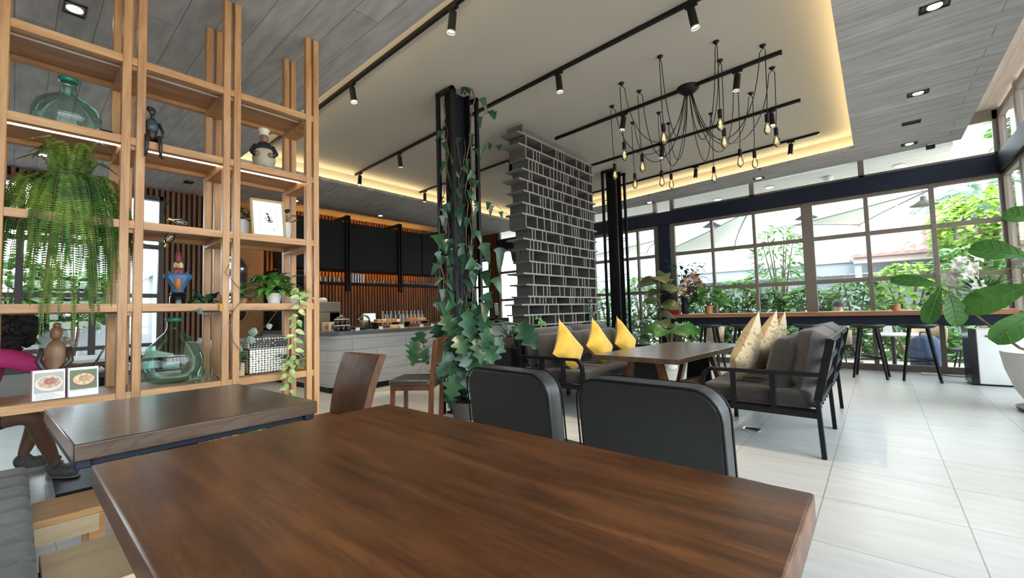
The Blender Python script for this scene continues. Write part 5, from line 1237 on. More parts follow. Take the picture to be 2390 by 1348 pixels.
for i in range(26):
    a = r.uniform(0, 2 * PI); h = r.uniform(0.5, 1.35); q = V(math.cos(a) * 0.2, math.sin(a) * 0.2, h); m.tube([(0, 0, 0.28), q * 0.5 + V(0, 0, 0.2), q], 0.005, 5, mi=1)
    L = r.uniform(0.2, 0.34); bigleaf(m, q, (math.cos(a), math.sin(a), 0.1), L, L * 0.4, monst if i % 2 else heart, 0.8, n=14)
m.build('leaves', [G_MONST, STEM], t)

# flower arrangement in a navy vase
t = thing('flower_vase', 'navy vase of cream and dusty-pink flowers on the window counter', 'flowers', (-2.98, 8.86, 0.982))
MB().lathe([(0.055, 0), (0.065, 0.02), (0.065, 0.33), (0.055, 0.36)], n=24).build('vase', NAVY, t, smooth=True)
m = MB(); leafclump(m, r, 110, 0.85, (0.35, 1.0), 0.15, 0.032, oval, bend=0.5)
for i in range(34):
    a = r.uniform(0, 2 * PI); q = V(math.cos(a) * r.uniform(0.15, 0.55), math.sin(a) * r.uniform(0.1, 0.3), r.uniform(0.5, 1.2)); m.tube([(0, 0, 0.34), q * 0.5 + V(0, 0, 0.25), q], 0.003, 4)
    for k in range(5): m.leaf(q + V(r.uniform(-.05, .05), 0, r.uniform(-.1, .05)), (r.uniform(-1, 1), r.uniform(-1, 1), 0.4), (0, -0.4, 1), 0.05, 0.013, oval, 0.3, 0.2, 3)
m.build('foliage', G_PHILO, t)
FP = plain('dusty_pink_petal', (0.60, 0.34, 0.29), 0.7); FC = plain('cream_petal', (0.72, 0.58, 0.40), 0.7); FB = plain('brown_bloom', (0.22, 0.12, 0.10), 0.8, var=0.3, vs=30)
def daisy(parent, c, rr, mt, face):
    m = MB(); f = Vector(face).normalized(); a = f.orthogonal().normalized(); b = f.cross(a)
    for k in range(12):
        an = k * PI / 6; d = a * math.cos(an) + b * math.sin(an); m.leaf(c, d + f * 0.25, f, rr, rr * 0.22, oval, 0.3, 0.1, 3)
    fl = m.build('flower', mt, parent); MB().ball(Vector(c) + f * 0.006, rr * 0.28, None, None, 10, 6).build('flower_centre', plain('flower_centre_yellow', (0.4, 0.22, 0.05), 0.8) if 'flower_centre_yellow' not in MATS else MATS['flower_centre_yellow'], fl, smooth=True, ang=180)
for c, rr, mt in (((-0.16, -0.20, 0.50), 0.105, FP), ((0.04, -0.22, 0.48), 0.105, FC), ((-0.30, -0.16, 0.64), 0.085, FC), ((0.26, -0.16, 0.72), 0.11, FP), ((-0.20, -0.19, 0.70), 0.07, FC), ((0.08, -0.20, 0.66), 0.08, FP), ((0.34, -0.12, 0.60), 0.08, FP)): daisy(t, V(*c), rr, mt, (0.1 * c[0], -1, 0.4))
m = MB()
for i in range(90): q = V(r.gauss(0.2, 0.13), r.gauss(-0.08, 0.08), r.gauss(0.50, 0.09)); m.leaf(q, (r.uniform(-1, 1), r.uniform(-1, 0.4), r.uniform(-.5, 1)), (0, -1, .5), 0.07, 0.03, oval, 0.5, 0.3, 3)
m.build('dried_blooms', FB, t)
t = thing('gift_box', 'red paper box with a white mark on the window counter behind the big leaves', 'box', (-3.20, 8.90, 0.982))
MB().box(-0.10, 0.10, -0.08, 0.08, 0, 0.22).build('body', plain('red_box', (0.42, 0.03, 0.04), 0.5), t, bevel=0.004); MB().slab([(-0.05, 0.11), (0.0, 0.17), (0.06, 0.13), (0.02, 0.10)], (0, -0.081, 0), (1, 0, 0), (0, 0, 1), 0.002).build('mark', WHITEP, t)
t = thing('potted_plant', 'leafy plant in a terracotta pot on the window counter beside the flowers', 'plant', (-2.53, 8.86, 0.982))
MB().lathe([(0.055, 0), (0.075, 0.12), (0.082, 0.12), (0.082, 0.15), (0.07, 0.15), (0.065, 0.12), (0, 0.12)], n=24).build('pot', TERRA, t, smooth=True)
m = MB()
for i in range(22):
    a = r.uniform(0, 2 * PI); h = r.uniform(0.2, 0.55); q = V(math.cos(a) * 0.12, math.sin(a) * 0.10, h); m.tube([(0, 0, 0.12), q * 0.6 + V(0, 0, 0.12), q], 0.004, 5, mi=1); L = r.uniform(0.24, 0.36); bigleaf(m, q, (math.cos(a), math.sin(a), -0.1), L, L * 0.40, heart, 0.7, n=8)
m.build('leaves', [G_MONST, STEM], t)
t = thing('salt_shakers', 'small white shaker standing on the window counter by the flowers', 'shaker', (-2.78, 8.72, 0.982)); MB().lathe([(0.014, 0), (0.016, 0.03), (0.008, 0.05), (0, 0.055)], n=12).build('body', WHITE, t, smooth=True); t.name = 'salt_shaker'
t = thing('potted_plant', 'small succulent in an orange clay pot on the window counter', 'plant', (0.20, 8.78, 0.982))
MB().lathe([(0.045, 0), (0.055, 0.085), (0.048, 0.085), (0, 0.075)], n=20).build('pot', TERRA, t, smooth=True)
m = MB(); leafclump(m, r, 30, 0.12, (0.08, 0.14), 0.08, 0.02, oval, bend=0.5, up=0.8); m.build('leaves', G_BRIGHT, t)
# lilies
t = thing('lily_bowl', 'white lilies and dark blades in a pale bowl at the counter end', 'flowers', (1.08, 8.86, 0.982))
MB().lathe([(0.05, 0), (0.15, 0.05), (0.17, 0.09), (0.155, 0.09), (0, 0.05)], n=28).build('bowl', plain('pale_bowl', (0.60, 0.50, 0.42), 0.5), t, smooth=True)
m = MB()
for i in range(70):
    a = r.uniform(0, 2 * PI); m.leaf((0.1 * math.cos(a) + 0.04, 0.08 * math.sin(a), 0.2 + r.uniform(0, 0.12)), (math.cos(a), math.sin(a) * 0.8, r.uniform(0.2, 1.8)), (-math.cos(a), -math.sin(a), 1), r.uniform(0.22, 0.40), 0.016, lance, r.uniform(0.5, 1.2), 0.3, 6)
for i in range(6): m.tube([(0, 0, 0.07), (r.uniform(-.1, .1), r.uniform(-.05, .05), 0.3)], 0.006, 5)
m.build('leaves', leafmat('dark_blade', (0.02, 0.05, 0.02), (0.05, 0.10, 0.03), 0.4, 0.1), t)
LW = plain('lily_white', (0.80, 0.78, 0.70), 0.6)
for c, f in (((-0.30, -0.06, 0.50), (-0.6, -1, 0.1)), ((-0.20, -0.10, 0.62), (-0.2, -1, 0.5)), ((-0.10, -0.12, 0.48), (0.2, -1, 0.0)), ((-0.02, -0.14, 0.34), (0.1, -1, -0.1)), ((-0.14, 0.0, 0.70), (0.3, -0.8, 0.8)), ((0.02, -0.05, 0.72), (0.4, -1, 0.6)), ((-0.26, -0.05, 0.38), (-0.7, -1, -0.2)), ((-0.05, -0.12, 0.58), (0, -1, 0.2))):
    mm = MB(); f = Vector(f).normalized(); a = f.orthogonal().normalized(); b = f.cross(a); c = V(*c)
    for k in range(6):
        an = k * PI / 3; d = a * math.cos(an) + b * math.sin(an); mm.leaf(c, d * 0.8 + f * 0.7, f, 0.095, 0.026, oval, 0.9, 0.15, 5)
    mm.tube([(0, 0, 0.2), c * 0.6 + V(0, 0, 0.1), c], 0.003, 4); mm.build('flower', LW, t)

# fiddle-leaf fig in a white pot at the right edge
t = thing('fiddle_leaf_fig', 'fiddle-leaf fig with huge leaves in a white pot, right edge', 'plant', (1.30, 6.58, 0))
MB().lathe([(0.26, 0.0), (0.30, 0.015), (0.31, 0.04), (0.29, 0.04), (0.27, 0.02), (0, 0.02)], n=36).build('saucer', plain('grey_saucer', (0.30, 0.30, 0.29), 0.6), t, smooth=True)
MB().lathe([(0.17, 0.022), (0.22, 0.05), (0.30, 0.20), (0.36, 0.40), (0.385, 0.56), (0.385, 0.585), (0.365, 0.585), (0.35, 0.52), (0, 0.50)], n=40).build('pot', WHITE, t, smooth=True)
m = MB(); m.tube([(0.0, 0, 0.5), (-0.25, 0.0, 0.62), (-0.45, -0.02, 0.85), (-0.66, -0.04, 1.12), (-0.78, -0.05, 1.26)], [0.014, 0.013, 0.011, 0.008, 0.006], 8)
m.tube([(0.02, 0, 0.5), (-0.08, 0, 0.9), (-0.05, 0, 1.4), (0.05, 0, 1.9)], 0.014, 8); m.tube([(-0.02, 0.02, 0.5), (-0.16, 0.02, 0.78), (-0.12, 0.05, 1.05)], 0.010, 8); m.build('trunk', BARK, t, smooth=True, ang=180)
o = V(1.30, 6.58, 0)
LV2 = [((1.16, 6.5, 1.52), (0.80, 6.5, 1.68), .17, (0.2, -0.9, 0.5)), ((1.22, 6.5, 1.60), (1.36, 6.4, 1.28), .2, (-.3, -0.9, 0.4)), ((1.18, 6.5, 1.25), (0.70, 6.45, 1.06), .19, (0.15, -0.85, 0.6)), ((1.24, 6.48, 1.22), (1.55, 6.4, 1.0), .18, (-.2, -0.9, 0.4)),
       ((1.18, 6.45, 1.02), (0.88, 6.35, 0.72), .15, (0.3, -0.9, 0.3)), ((1.20, 6.45, 1.02), (1.25, 6.35, 0.64), .17, (0, -1, 0.3)), ((0.54, 6.52, 1.27), (0.16, 6.50, 1.40), .11, (0.1, -0.85, 0.55)), ((0.52, 6.52, 1.26), (0.39, 6.48, 0.90), .11, (-.2, -1, 0.1)),
       ((0.58, 6.54, 1.22), (0.64, 6.48, 0.88), .13, (0.3, -1, 0.15)), ((0.56, 6.54, 1.27), (0.90, 6.55, 1.17), .06, (0.0, -0.5, 0.9)), ((1.30, 6.6, 1.9), (1.05, 6.6, 2.0), .15, (0, -0.8, 0.6)), ((1.33, 6.6, 1.88), (1.6, 6.5, 1.8), .15, (0, -0.8, 0.6)), ((1.2, 6.7, 1.4), (1.1, 7.05, 1.5), .14, (0, -0.3, 0.9)), ((1.25, 6.7, 1.7), (1.4, 7.0, 1.8), .14, (0, -0.3, 0.9))]
m = MB(); ve = MB()
for b, q, w, nn in LV2:
    b, q = V(*b) - o, V(*q) - o; k0 = len(m.v); m.leaf(b, q - b, nn, (q - b).length * 1.08, w, fiddle, 0.35, 0.18, 14)
    L3 = [Vector(p) for p in m.v[k0:]]; up_ = Vector(nn).normalized() * 0.003
    ve.tube([p + up_ for p in L3[1::3]], 0.0045, 5)
    for k in range(2, 13, 2):
        for sd in (0, 2): ve.tube([L3[k * 3 + 1] + up_, L3[min(14, k + 1) * 3 + 1].lerp(L3[min(14, k + 1) * 3 + sd], 0.5) + up_, L3[min(14, k + 2) * 3 + 1].lerp(L3[min(14, k + 2) * 3 + sd], 0.92) + up_], 0.002, 4)
lf = m.build('leaves', G_FIDDLE, t, smooth=True, ang=180); ve.build('veins', plain('leaf_vein', (0.10, 0.21, 0.06), 0.5), lf, smooth=True, ang=180)
# ================================================================== OUTSIDE
r = random.Random(5)
struct(MB().box(-9.6, 1.02, 9.44, 11.7, 3.52, 3.58).build('ceiling_outside', WHITEBOARD))
for x, y, l in ((0.42, 10.1, 'white ring lamp under the outdoor canopy, right'), (-2.6, 10.2, 'white ring lamp under the outdoor canopy, above the flowers'), (-1.55, 9.95, 'white ring lamp under the outdoor canopy, middle')):
    t = thing('canopy_lamp', l, 'lamp', (x, y, 3.52)); MB().cyl((0, 0, -0.02), (0, 0, 0), 0.09, 20).build('ring', plain('ring_grey', (0.4, 0.4, 0.4), 0.5) if 'ring_grey' not in MATS else MATS['ring_grey'], t, smooth=True); MB().cyl((0, 0, -0.024), (0, 0, -0.02), 0.07, 20).build('lens', SPOTE, t)
t = thing('smoke_detector', 'white dome detector under the outdoor canopy', 'detector', (-0.60, 10.0, 3.52)); MB().lathe([(0.0, -0.10), (0.05, -0.09), (0.09, -0.05), (0.09, -0.02), (0.06, 0)], n=20).build('dome', WHITEP, t, smooth=True)
DG = plain('lamp_grey', (0.12, 0.12, 0.12), 0.5)
for x, y, z, l in ((-2.86, 10.6, 3.04, 'dark outdoor pendant lamp seen above the flower vase'), (-1.03, 10.6, 2.93, 'dark outdoor pendant lamp at the broad window mullion'), (0.72, 10.6, 2.88, 'dark outdoor pendant lamp before the yellow-green tree')):
    t = thing('pendant_lamp', l, 'lamp', (x, y, z), 0, 'outdoor pendant lamps')
    MB().cyl((0, 0, 0.10), (0, 0, 3.52 - z), 0.006, 6).build('cord', DG, t); MB().lathe([(0.20, -0.05), (0.09, 0.02), (0.045, 0.05), (0.045, 0.11), (0, 0.115)], n=24).lathe([(0.195, -0.052), (0.08, 0.012), (0.0, 0.03)], n=24).build('shade', DG, t, smooth=True)
    MB().ball((0, 0, -0.01), 0.035).build('bulb', WHITEP, t, smooth=True, ang=180)

# houses
WALLW = plain('white_house_wall', (0.25, 0.29, 0.32), 0.8); FASC = plain('grey_fascia', (0.19, 0.225, 0.25), 0.7)
SHING = planks('white_shingle', (0.34, 0.345, 0.35), (0.30, 0.31, 0.32), (0.16, 0.17, 0.18), 1.2, 0.38, 0.8, 0.02, 0.5, 'XY', (0, 0, 0), 0.4, 0.06)
PINK = plain('pink_roof_tile', (0.28, 0.17, 0.155), 0.8, var=0.15)
t = thing('house', 'white house with pale shingle roof beyond the hedge', 'house', (0, 0, 0))
MB().box(-9.5, 6.0, 18.0, 24.0, -0.1, 2.05).build('wall', WALLW, t)
MB().box(-9.9, 6.4, 17.55, 17.75, 2.05, 2.45).build('fascia', FASC, t)
m = MB(); m.add([(-9.9, 17.5, 2.42), (6.4, 17.5, 2.42), (6.4, 22.5, 5.4), (-9.9, 22.5, 5.4), (-9.9, 17.5, 2.50), (6.4, 17.5, 2.50), (6.4, 22.5, 5.5), (-9.9, 22.5, 5.5)], [(0, 1, 2, 3), (4, 7, 6, 5), (0, 4, 5, 1), (1, 5, 6, 2), (2, 6, 7, 3), (3, 7, 4, 0)]); m.build('roof', SHING, t)
for x in (-5.0, -3.4): MB().box(x - 0.75, x + 0.75, 17.96, 18.0, 0.5, 1.95).build('window', plain('pale_shutter', (0.15, 0.18, 0.20), 0.6) if 'pale_shutter' not in MATS else MATS['pale_shutter'], t)
t = thing('annex_roof', 'low pink-tiled roof in front of the white house on the right', 'roof', (0, 0, 0))
m = MB(); n = 44; vs = []
for i in range(n + 1):
    x = -0.55 + 3.2 * i / n; h = 0.05 * abs(math.sin(i * PI / 4)); vs += [(x, 16.4, 2.52 + h), (x, 18.2, 3.42 + h), (x, 16.4, 2.46), (x, 18.2, 3.36)]
fs = []
for i in range(n): k = i * 4; fs += [(k, k + 4, k + 5, k + 1), (k + 2, k + 3, k + 7, k + 6), (k, k + 2, k + 6, k + 4)]
m.add(vs, fs); m.build('tiles', PINK, t); MB().box(-0.5, 2.6, 16.45, 16.6, 2.28, 2.47).build('fascia', plain('pink_fascia', (0.32, 0.25, 0.24), 0.7), t)
for x in (-0.4, 2.4): MB().box(x - 0.08, x + 0.08, 16.5, 16.66, -0.06, 2.3).build('post', WALLW, t)
t = thing('house', 'tall pale house with grey window strips far behind on the left', 'house', (0, 0, 0))
MB().box(-16, -2.5, 25, 32, -0.1, 9.0).build('wall', WALLW, t)
for x in (-8.0, -5.5, -3.6): MB().box(x - 0.6, x + 0.6, 24.95, 25.0, 5.8, 7.6).build('window', MATS['pale_shutter'], t)

# shade sails
SAIL = plain('sail_cloth', (0.72, 0.74, 0.75), 0.9)
def sail(c, label, sagd):
    t = thing('shade_sail', label, 'shade sail', (0, 0, 0)); m = MB(); N = 10; vs = []; a, b, d = [Vector(p) for p in c]; idx = {}
    for i in range(N + 1):
        for j in range(N + 1 - i):
            u, v = i / N, j / N; w = 1 - u - v; p = a * w + b * u + d * v; p += V(0, 0, -sagd * 27 * u * v * w * 0.4)
            ctr = (a + b + d) / 3; e = 1 - 0.10 * (4 * u * v + 4 * v * w + 4 * u * w) * (1 - 27 * u * v * w); p = ctr + (p - ctr) * e
            idx[(i, j)] = len(vs); vs.append(p)
    fs = []
    for i in range(N):
        for j in range(N - i):
            fs.append((idx[(i, j)], idx[(i + 1, j)], idx[(i, j + 1)]))
            if j < N - i - 1: fs.append((idx[(i + 1, j)], idx[(i + 1, j + 1)], idx[(i, j + 1)]))
    m.add(vs, fs); m.build('cloth', SAIL, t, smooth=True, ang=180)
    rp = MB()
    e1 = [vs[idx[(i, 0)]] for i in range(N + 1)]; e2 = [vs[idx[(0, j)]] for j in range(N + 1)]; e3 = [vs[idx[(i, N - i)]] for i in range(N + 1)]
    for e in (e1, e2, e3): rp.tube(e, 0.018, 5)
    for p in (a, b, d): rp.tube([p, p + (p - (a + b + d) / 3).normalized() * 0.6], 0.012, 5)
    rp.build('rope', plain('sail_rope', (0.10, 0.11, 0.11), 0.8) if 'sail_rope' not in MATS else MATS['sail_rope'], t)
sail([(0.98, 12.4, 3.44), (-1.5, 12.6, 3.08), (-0.3, 15.8, 3.35)], 'white triangular shade sail on the right, tied near the pendant lamp', 0.25)
sail([(-2.45, 12.6, 3.62), (-4.9, 12.6, 2.75), (-3.6, 15.8, 3.0)], 'white triangular shade sail on the left above the flowers', 0.35)
sail([(-5.0, 12.8, 3.2), (-8.2, 12.8, 2.9), (-6.5, 15.5, 3.2)], 'white triangular shade sail at the far left behind the columns', 0.3)

# hedge shrubs, tall shrub, trees
def shrub(x, y, rx, ry, z0, z1, n, label, mt, L=0.16, Wd=0.045, group='garden shrubs beyond the glass', name='garden_shrub', cat='shrub', prof=oval, upf=0.4):
    t = thing(name, label, cat, (x, y, -0.08), 0, group)
    s_ = MB()
    for i in range(6): a = i * 1.05; s_.tube([(0, 0, 0), (rx * 0.3 * math.cos(a), ry * 0.3 * math.sin(a), (z0 + z1) / 2), (rx * 0.6 * math.cos(a), ry * 0.6 * math.sin(a), z1 * 0.92)], [0.03, 0.02, 0.008], 6)
    s_.build('stems', BARK, t)
    m = MB()
    for i in range(n):
        a = r.uniform(0, 2 * PI); u = r.uniform(-1, 1); rr = (0.55 + 0.5 * r.random()) * math.sqrt(max(0, 1 - u * u)) + 0.08
        p = V(math.cos(a) * rr * rx, math.sin(a) * rr * ry, (z0 + z1) / 2 + u * (z1 - z0) / 2)
        d = V(math.cos(a) + r.uniform(-.6, .6), math.sin(a) + r.uniform(-.6, .6), r.uniform(-0.6, upf))
        m.leaf(p, d, V(r.uniform(-.6, .6), r.uniform(-.9, .3), 1), L * r.uniform(0.7, 1.3), Wd * r.uniform(0.8, 1.3), prof, r.uniform(0.1, 0.7), 0.2, 3)
    m.build('foliage', mt, t); return t
HX = [(-9.0, 1.75), (-7.9, 2.35), (-6.8, 1.9), (-5.7, 2.2), (-4.7, 1.9), (-3.7, 1.75), (-2.9, 1.9), (-2.2, 1.55), (-1.3, 1.6), (-0.4, 1.75), (0.5, 2.05), (1.4, 2.3), (2.3, 2.6)]
HW = ['far left by the slat corner', 'left, taller', 'left of the bare column', 'seen through the bare column', 'just left of the navy post', 'behind the navy post', 'behind the flower vase', 'right of the flower vase', 'behind the patterned cushions', 'behind the person in the cap', 'behind the small succulent', 'behind the lilies', 'at the right corner']
for (x, h), w in zip(HX, HW):
    shrub(x, 12.9 + r.uniform(-0.2, 0.2), 0.62, 0.5, 0.1, h, 900, 'green garden shrub beyond the glass, %s' % w, G_HEDGE if r.random() < 0.6 else G_BRIGHT)
for x, w in ((-8.2, 'low shrub by the far left window'), (-6.2, 'low shrub behind the divider'), (-4.2, 'low shrub by the navy post'), (-2.6, 'low shrub seen under the counter, left'), (-1.0, 'low shrub seen under the counter, middle'), (0.4, 'low shrub seen under the counter by the stools'), (1.6, 'low shrub seen beside the purifier')):
    shrub(x, 11.7, 0.75, 0.35, -0.05, 0.85, 420, 'dark green %s' % w, G_HEDGE, 0.15, 0.04)
shrub(-1.95, 13.2, 0.62, 0.5, 0.6, 3.25, 850, 'tall airy shrub rising above the hedge in the middle garden window', G_HEDGE, 0.26, 0.03, prof=lance)
shrub(-8.3, 13.6, 0.6, 0.6, 0.8, 3.0, 600, 'tall shrub rising above the hedge at the far left', G_HEDGE, 0.2, 0.035)
def tree(x, y, tr, rx, rz, zc, n, label, mt, L, Wd, prof=oval):
    t = thing('tree', label, 'tree', (x, y, -0.1)); s_ = MB(); s_.tube([(0, 0, 0), (0.1, 0, zc * 0.5), (0, 0, zc)], [tr, tr * 0.8, tr * 0.4], 8)
    for i in range(6): a = i * 1.05; s_.tube([(0, 0, zc * 0.6), (rx * 0.35 * math.cos(a), rx * 0.35 * math.sin(a), zc * 0.85), (rx * 0.7 * math.cos(a), rx * 0.7 * math.sin(a), zc)], [tr * 0.5, tr * 0.3, 0.02], 6)
    s_.build('trunk', BARK, t); m = MB()
    for i in range(n):
        a = r.uniform(0, 2 * PI); u = r.uniform(-1, 1); rr = (0.6 + 0.45 * r.random()) * math.sqrt(max(0, 1 - u * u)) + 0.05; lump = 1 + 0.2 * math.sin(3 * a + 2) * math.cos(4 * u)
        p = V(math.cos(a) * rr * rx * lump, math.sin(a) * rr * rx * lump, zc + u * rz * lump)
        m.leaf(p, V(math.cos(a) + r.uniform(-.7, .7), math.sin(a) + r.uniform(-.7, .7), r.uniform(-.6, .5)), V(r.uniform(-.6, .6), r.uniform(-.9, .4), 1), L * r.uniform(.7, 1.3), Wd * r.uniform(.7, 1.3), prof, r.uniform(.1, .7), .2, 3)
    m.build('crown', mt, t); return t
tree(1.95, 15.0, 0.10, 0.85, 0.75, 2.95, 1300, 'yellow-green tree beyond the pink roof on the right', G_BRIGHT, 0.22, 0.06)
tree(3.1, 15.5, 0.12, 1.2, 0.85, 2.35, 1500, 'yellow-green tree at the right corner window', G_BRIGHT, 0.24, 0.06)
tree(2.6, 11.2, 0.07, 0.85, 0.5, 3.95, 700, 'overhanging dark-leaved tree at the top right window', G_HEDGE, 0.2, 0.06)
def palm(x, y, h, label):
    t = thing('palm_tree', label, 'palm', (x, y, -0.1)); MB().tube([(0, 0, 0), (0.1, 0, h * 0.5), (0.05, 0, h)], [0.16, 0.13, 0.11], 10).build('trunk', BARK, t, smooth=True); m = MB()
    for i in range(24):
        a = r.uniform(0, 2 * PI); L = r.uniform(1.5, 2.1); el = r.uniform(-0.1, 1.1); pts = []
        for k in range(9): s_ = k / 8; pts.append(V(math.cos(a) * L * s_ * math.cos(el * (1 - s_)), math.sin(a) * L * s_ * math.cos(el * (1 - s_)), h + L * (math.sin(el) * s_ - 0.85 * s_ * s_)))
        frond(m, pts, 0.42, r, 0.06)
    m.build('fronds', [G_PALM, BARK], t)
palm(2.3, 16.9, 3.9, 'tall grey-green palm tree beyond the right window')
palm(3.9, 17.0, 4.6, 'second palm tree at the far right beyond the glass')

# outdoor seating just beyond the glass
RAT = plain('rattan_tan', (0.40, 0.29, 0.18), 0.7, var=0.2, vs=40)
def outchair(x, y, rz, label):
    t = thing('outdoor_chair', label, 'chair', (x, y, -0.06), rz, 'tan outdoor chairs')
    b = MB(); n = 12; vs = []
    for i in range(n + 1):
        a = math.radians(200 + 140 * i / n); vs += [(0.25 * math.cos(a), 0.25 * math.sin(a) + 0.02, 0.42), (0.27 * math.cos(a), 0.27 * math.sin(a), 0.68 + 0.06 * math.sin(PI * i / n))]
    b.add(vs, [(2 * i, 2 * i + 2, 2 * i + 3, 2 * i + 1) for i in range(n)]); o = b.build('backrest', RAT, t, smooth=True, ang=180)
    s_ = o.modifiers.new('thick', 'SOLIDIFY'); s_.thickness = 0.015
    MB().lathe([(0.0, 0.36), (0.23, 0.36), (0.24, 0.38), (0.22, 0.40), (0, 0.405)], n=24).build('seat', BLACK, t, smooth=True)
    for a in (45, 135, 225, 315): c_, s2 = math.cos(math.radians(a)), math.sin(math.radians(a)); MB().cone((c_ * 0.27, s2 * 0.27, 0), (c_ * 0.18, s2 * 0.18, 0.37), 0.011, 0.013, 8).build('leg', BLACK, t)
outchair(-0.58, 10.02, math.radians(-25), 'tan outdoor chair holding the person in a dark cap')
outchair(1.08, 9.95, math.radians(75), 'tan outdoor chair beyond the glass beside the purifier')
outchair(0.62, 10.55, math.radians(165), 'tan outdoor chair on the far side of the outdoor table')
outchair(-2.85, 10.1, math.radians(60), 'tan outdoor chair beyond the glass under the flower end of the counter')
def outtable(x, y, label, top):
    t = thing('outdoor_table', label, 'table', (x, y, -0.06)); MB().lathe([(0, 0.585), (0.34, 0.585), (0.35, 0.60), (0.34, 0.615), (0, 0.615)], n=32).build('table_top', top, t, smooth=True); MB().cyl((0, 0, 0.02), (0, 0, 0.59), 0.03, 12).cyl((0, 0, 0), (0, 0, 0.025), 0.2, 24).build('pedestal', BLACK, t)
outtable(0.16, 10.12, 'round white outdoor table between the tan chairs', WHITEP)
outtable(-2.1, 10.2, 'round white outdoor table seen under the left part of the counter', WHITEP)
t = thing('napkin_holder', 'white folded menu standing on the outdoor table', 'menu', (0.10, 10.05, 0.556)); MB().slab([(-0.07, 0), (0.07, 0), (0.05, 0.19), (-0.05, 0.19)], (0, -0.03, 0), (1, 0, 0), (0, 0.2, 1), 0.006).slab([(-0.07, 0), (0.07, 0), (0.05, 0.19), (-0.05, 0.19)], (0, 0.03, 0), (1, 0, 0), (0, -0.1, 1), 0.006).build('card', WHITEP, t); t.name = 'folded_menu'
DEN = plain('blue_denim', (0.055, 0.095, 0.17), 0.85, var=0.2, vs=18)
t = thing('travel_bag', 'large blue soft bag standing on the deck behind the right stool', 'bag', (0.55, 9.80, -0.06))
m = MB(); m.lathe([(0.16, 0.0), (0.19, 0.03), (0.195, 0.22), (0.185, 0.40), (0.16, 0.54), (0.10, 0.60), (0.0, 0.61)], n=24, sx=1.05, sy=0.6); m.build('body', DEN, t, smooth=True, ang=180)
MB().box(-0.13, 0.13, -0.135, -0.115, 0.06, 0.26).build('pocket', plain('dark_denim', (0.02, 0.035, 0.075), 0.8), t, bevel=0.015); MB().tube([(-0.06, 0, 0.59), (-0.05, 0, 0.66), (0.05, 0, 0.66), (0.06, 0, 0.59)], 0.012, 8).build('handle', MATS['dark_denim'], t); MB().box(-0.02, 0.02, -0.137, -0.134, 0.20, 0.215).build('badge', CHROME, t)

# left side: pale building with pipes, leaves
t = thing('neighbour_building', 'pale neighbouring building with white pipes outside the left windows', 'building', (0, 0, 0))
MB().box(-15.0, -13.0, 0.9, 8.0, -0.1, 6.0).build('wall', plain('blue_grey_wall', (0.42, 0.48, 0.53), 0.8), t)
for y, z0, z1 in ((1.75, -0.1, 6), (2.15, -0.1, 6), (2.75, -0.1, 6)): MB().cyl((-12.93, y, z0), (-12.93, y, z1), 0.04, 10).build('pipe', WHITEP, t, smooth=True)
MB().bar((-12.95, 1.0, 1.55), (-12.95, 3.0, 2.9), 0.08, 0.12).build('pipe', WHITEP, t)
MB().box(-13.3, -12.9, 0.5, 3.5, 3.3, 3.5).build('ledge', FASC, t)
t = thing('garden_wall', 'low grey garden wall outside the left windows', 'wall', (0, 0, 0)); MB().box(-13.2, -13.0, -7, 0.85, -0.1, 1.25).build('wall', FASC, t); MB().box(-13.25, -12.95, -7, 0.85, 1.25, 1.31).build('coping', WHITEP, t)
for x, y, z0, z1, w in ((-12.2, -0.2, 0.9, 2.5, 'leafy shrub outside the left window behind the fern'), (-12.4, -1.4, 0.6, 3.0, 'leafy shrub outside at the far left edge'), (-12.3, 0.75, 1.2, 2.2, 'leafy shrub outside the left window near the pale building')):
    shrub(x, y, 0.6, 0.6, z0, z1, 420, w, G_HEDGE, 0.26, 0.10, 'shrubs outside the left windows')
# ================================================================== PEOPLE AND THE TABLES BEHIND THE SHELF
def skin(name, nodes, edges, mat, parent, sub=2):
    """one continuous surface grown over a skeleton; nodes: key -> ((x,y,z), radius or (ra, rb)); first key is the root"""
    keys = list(nodes); me = bpy.data.meshes.new(name)
    me.from_pydata([nodes[k][0] for k in keys], [(keys.index(a), keys.index(b)) for a, b in edges], [])
    me.materials.append(mat); o = bpy.data.objects.new(name, me); COL.objects.link(o)
    sk = o.modifiers.new('skin', 'SKIN'); sk.use_smooth_shade = True; sk.branch_smoothing = 0.5
    if not me.skin_vertices:
        bpy.context.view_layer.objects.active = o
    for i, k in enumerate(keys):
        rr = nodes[k][1]; v = me.skin_vertices[0].data[i]; v.radius = (rr, rr) if not isinstance(rr, tuple) else rr; v.use_root = (i == 0)
    s_ = o.modifiers.new('smooth', 'SUBSURF'); s_.levels = sub; s_.render_levels = sub
    if parent is not None: o.parent = parent
    return o
def chain(*k): return list(zip(k[:-1], k[1:]))
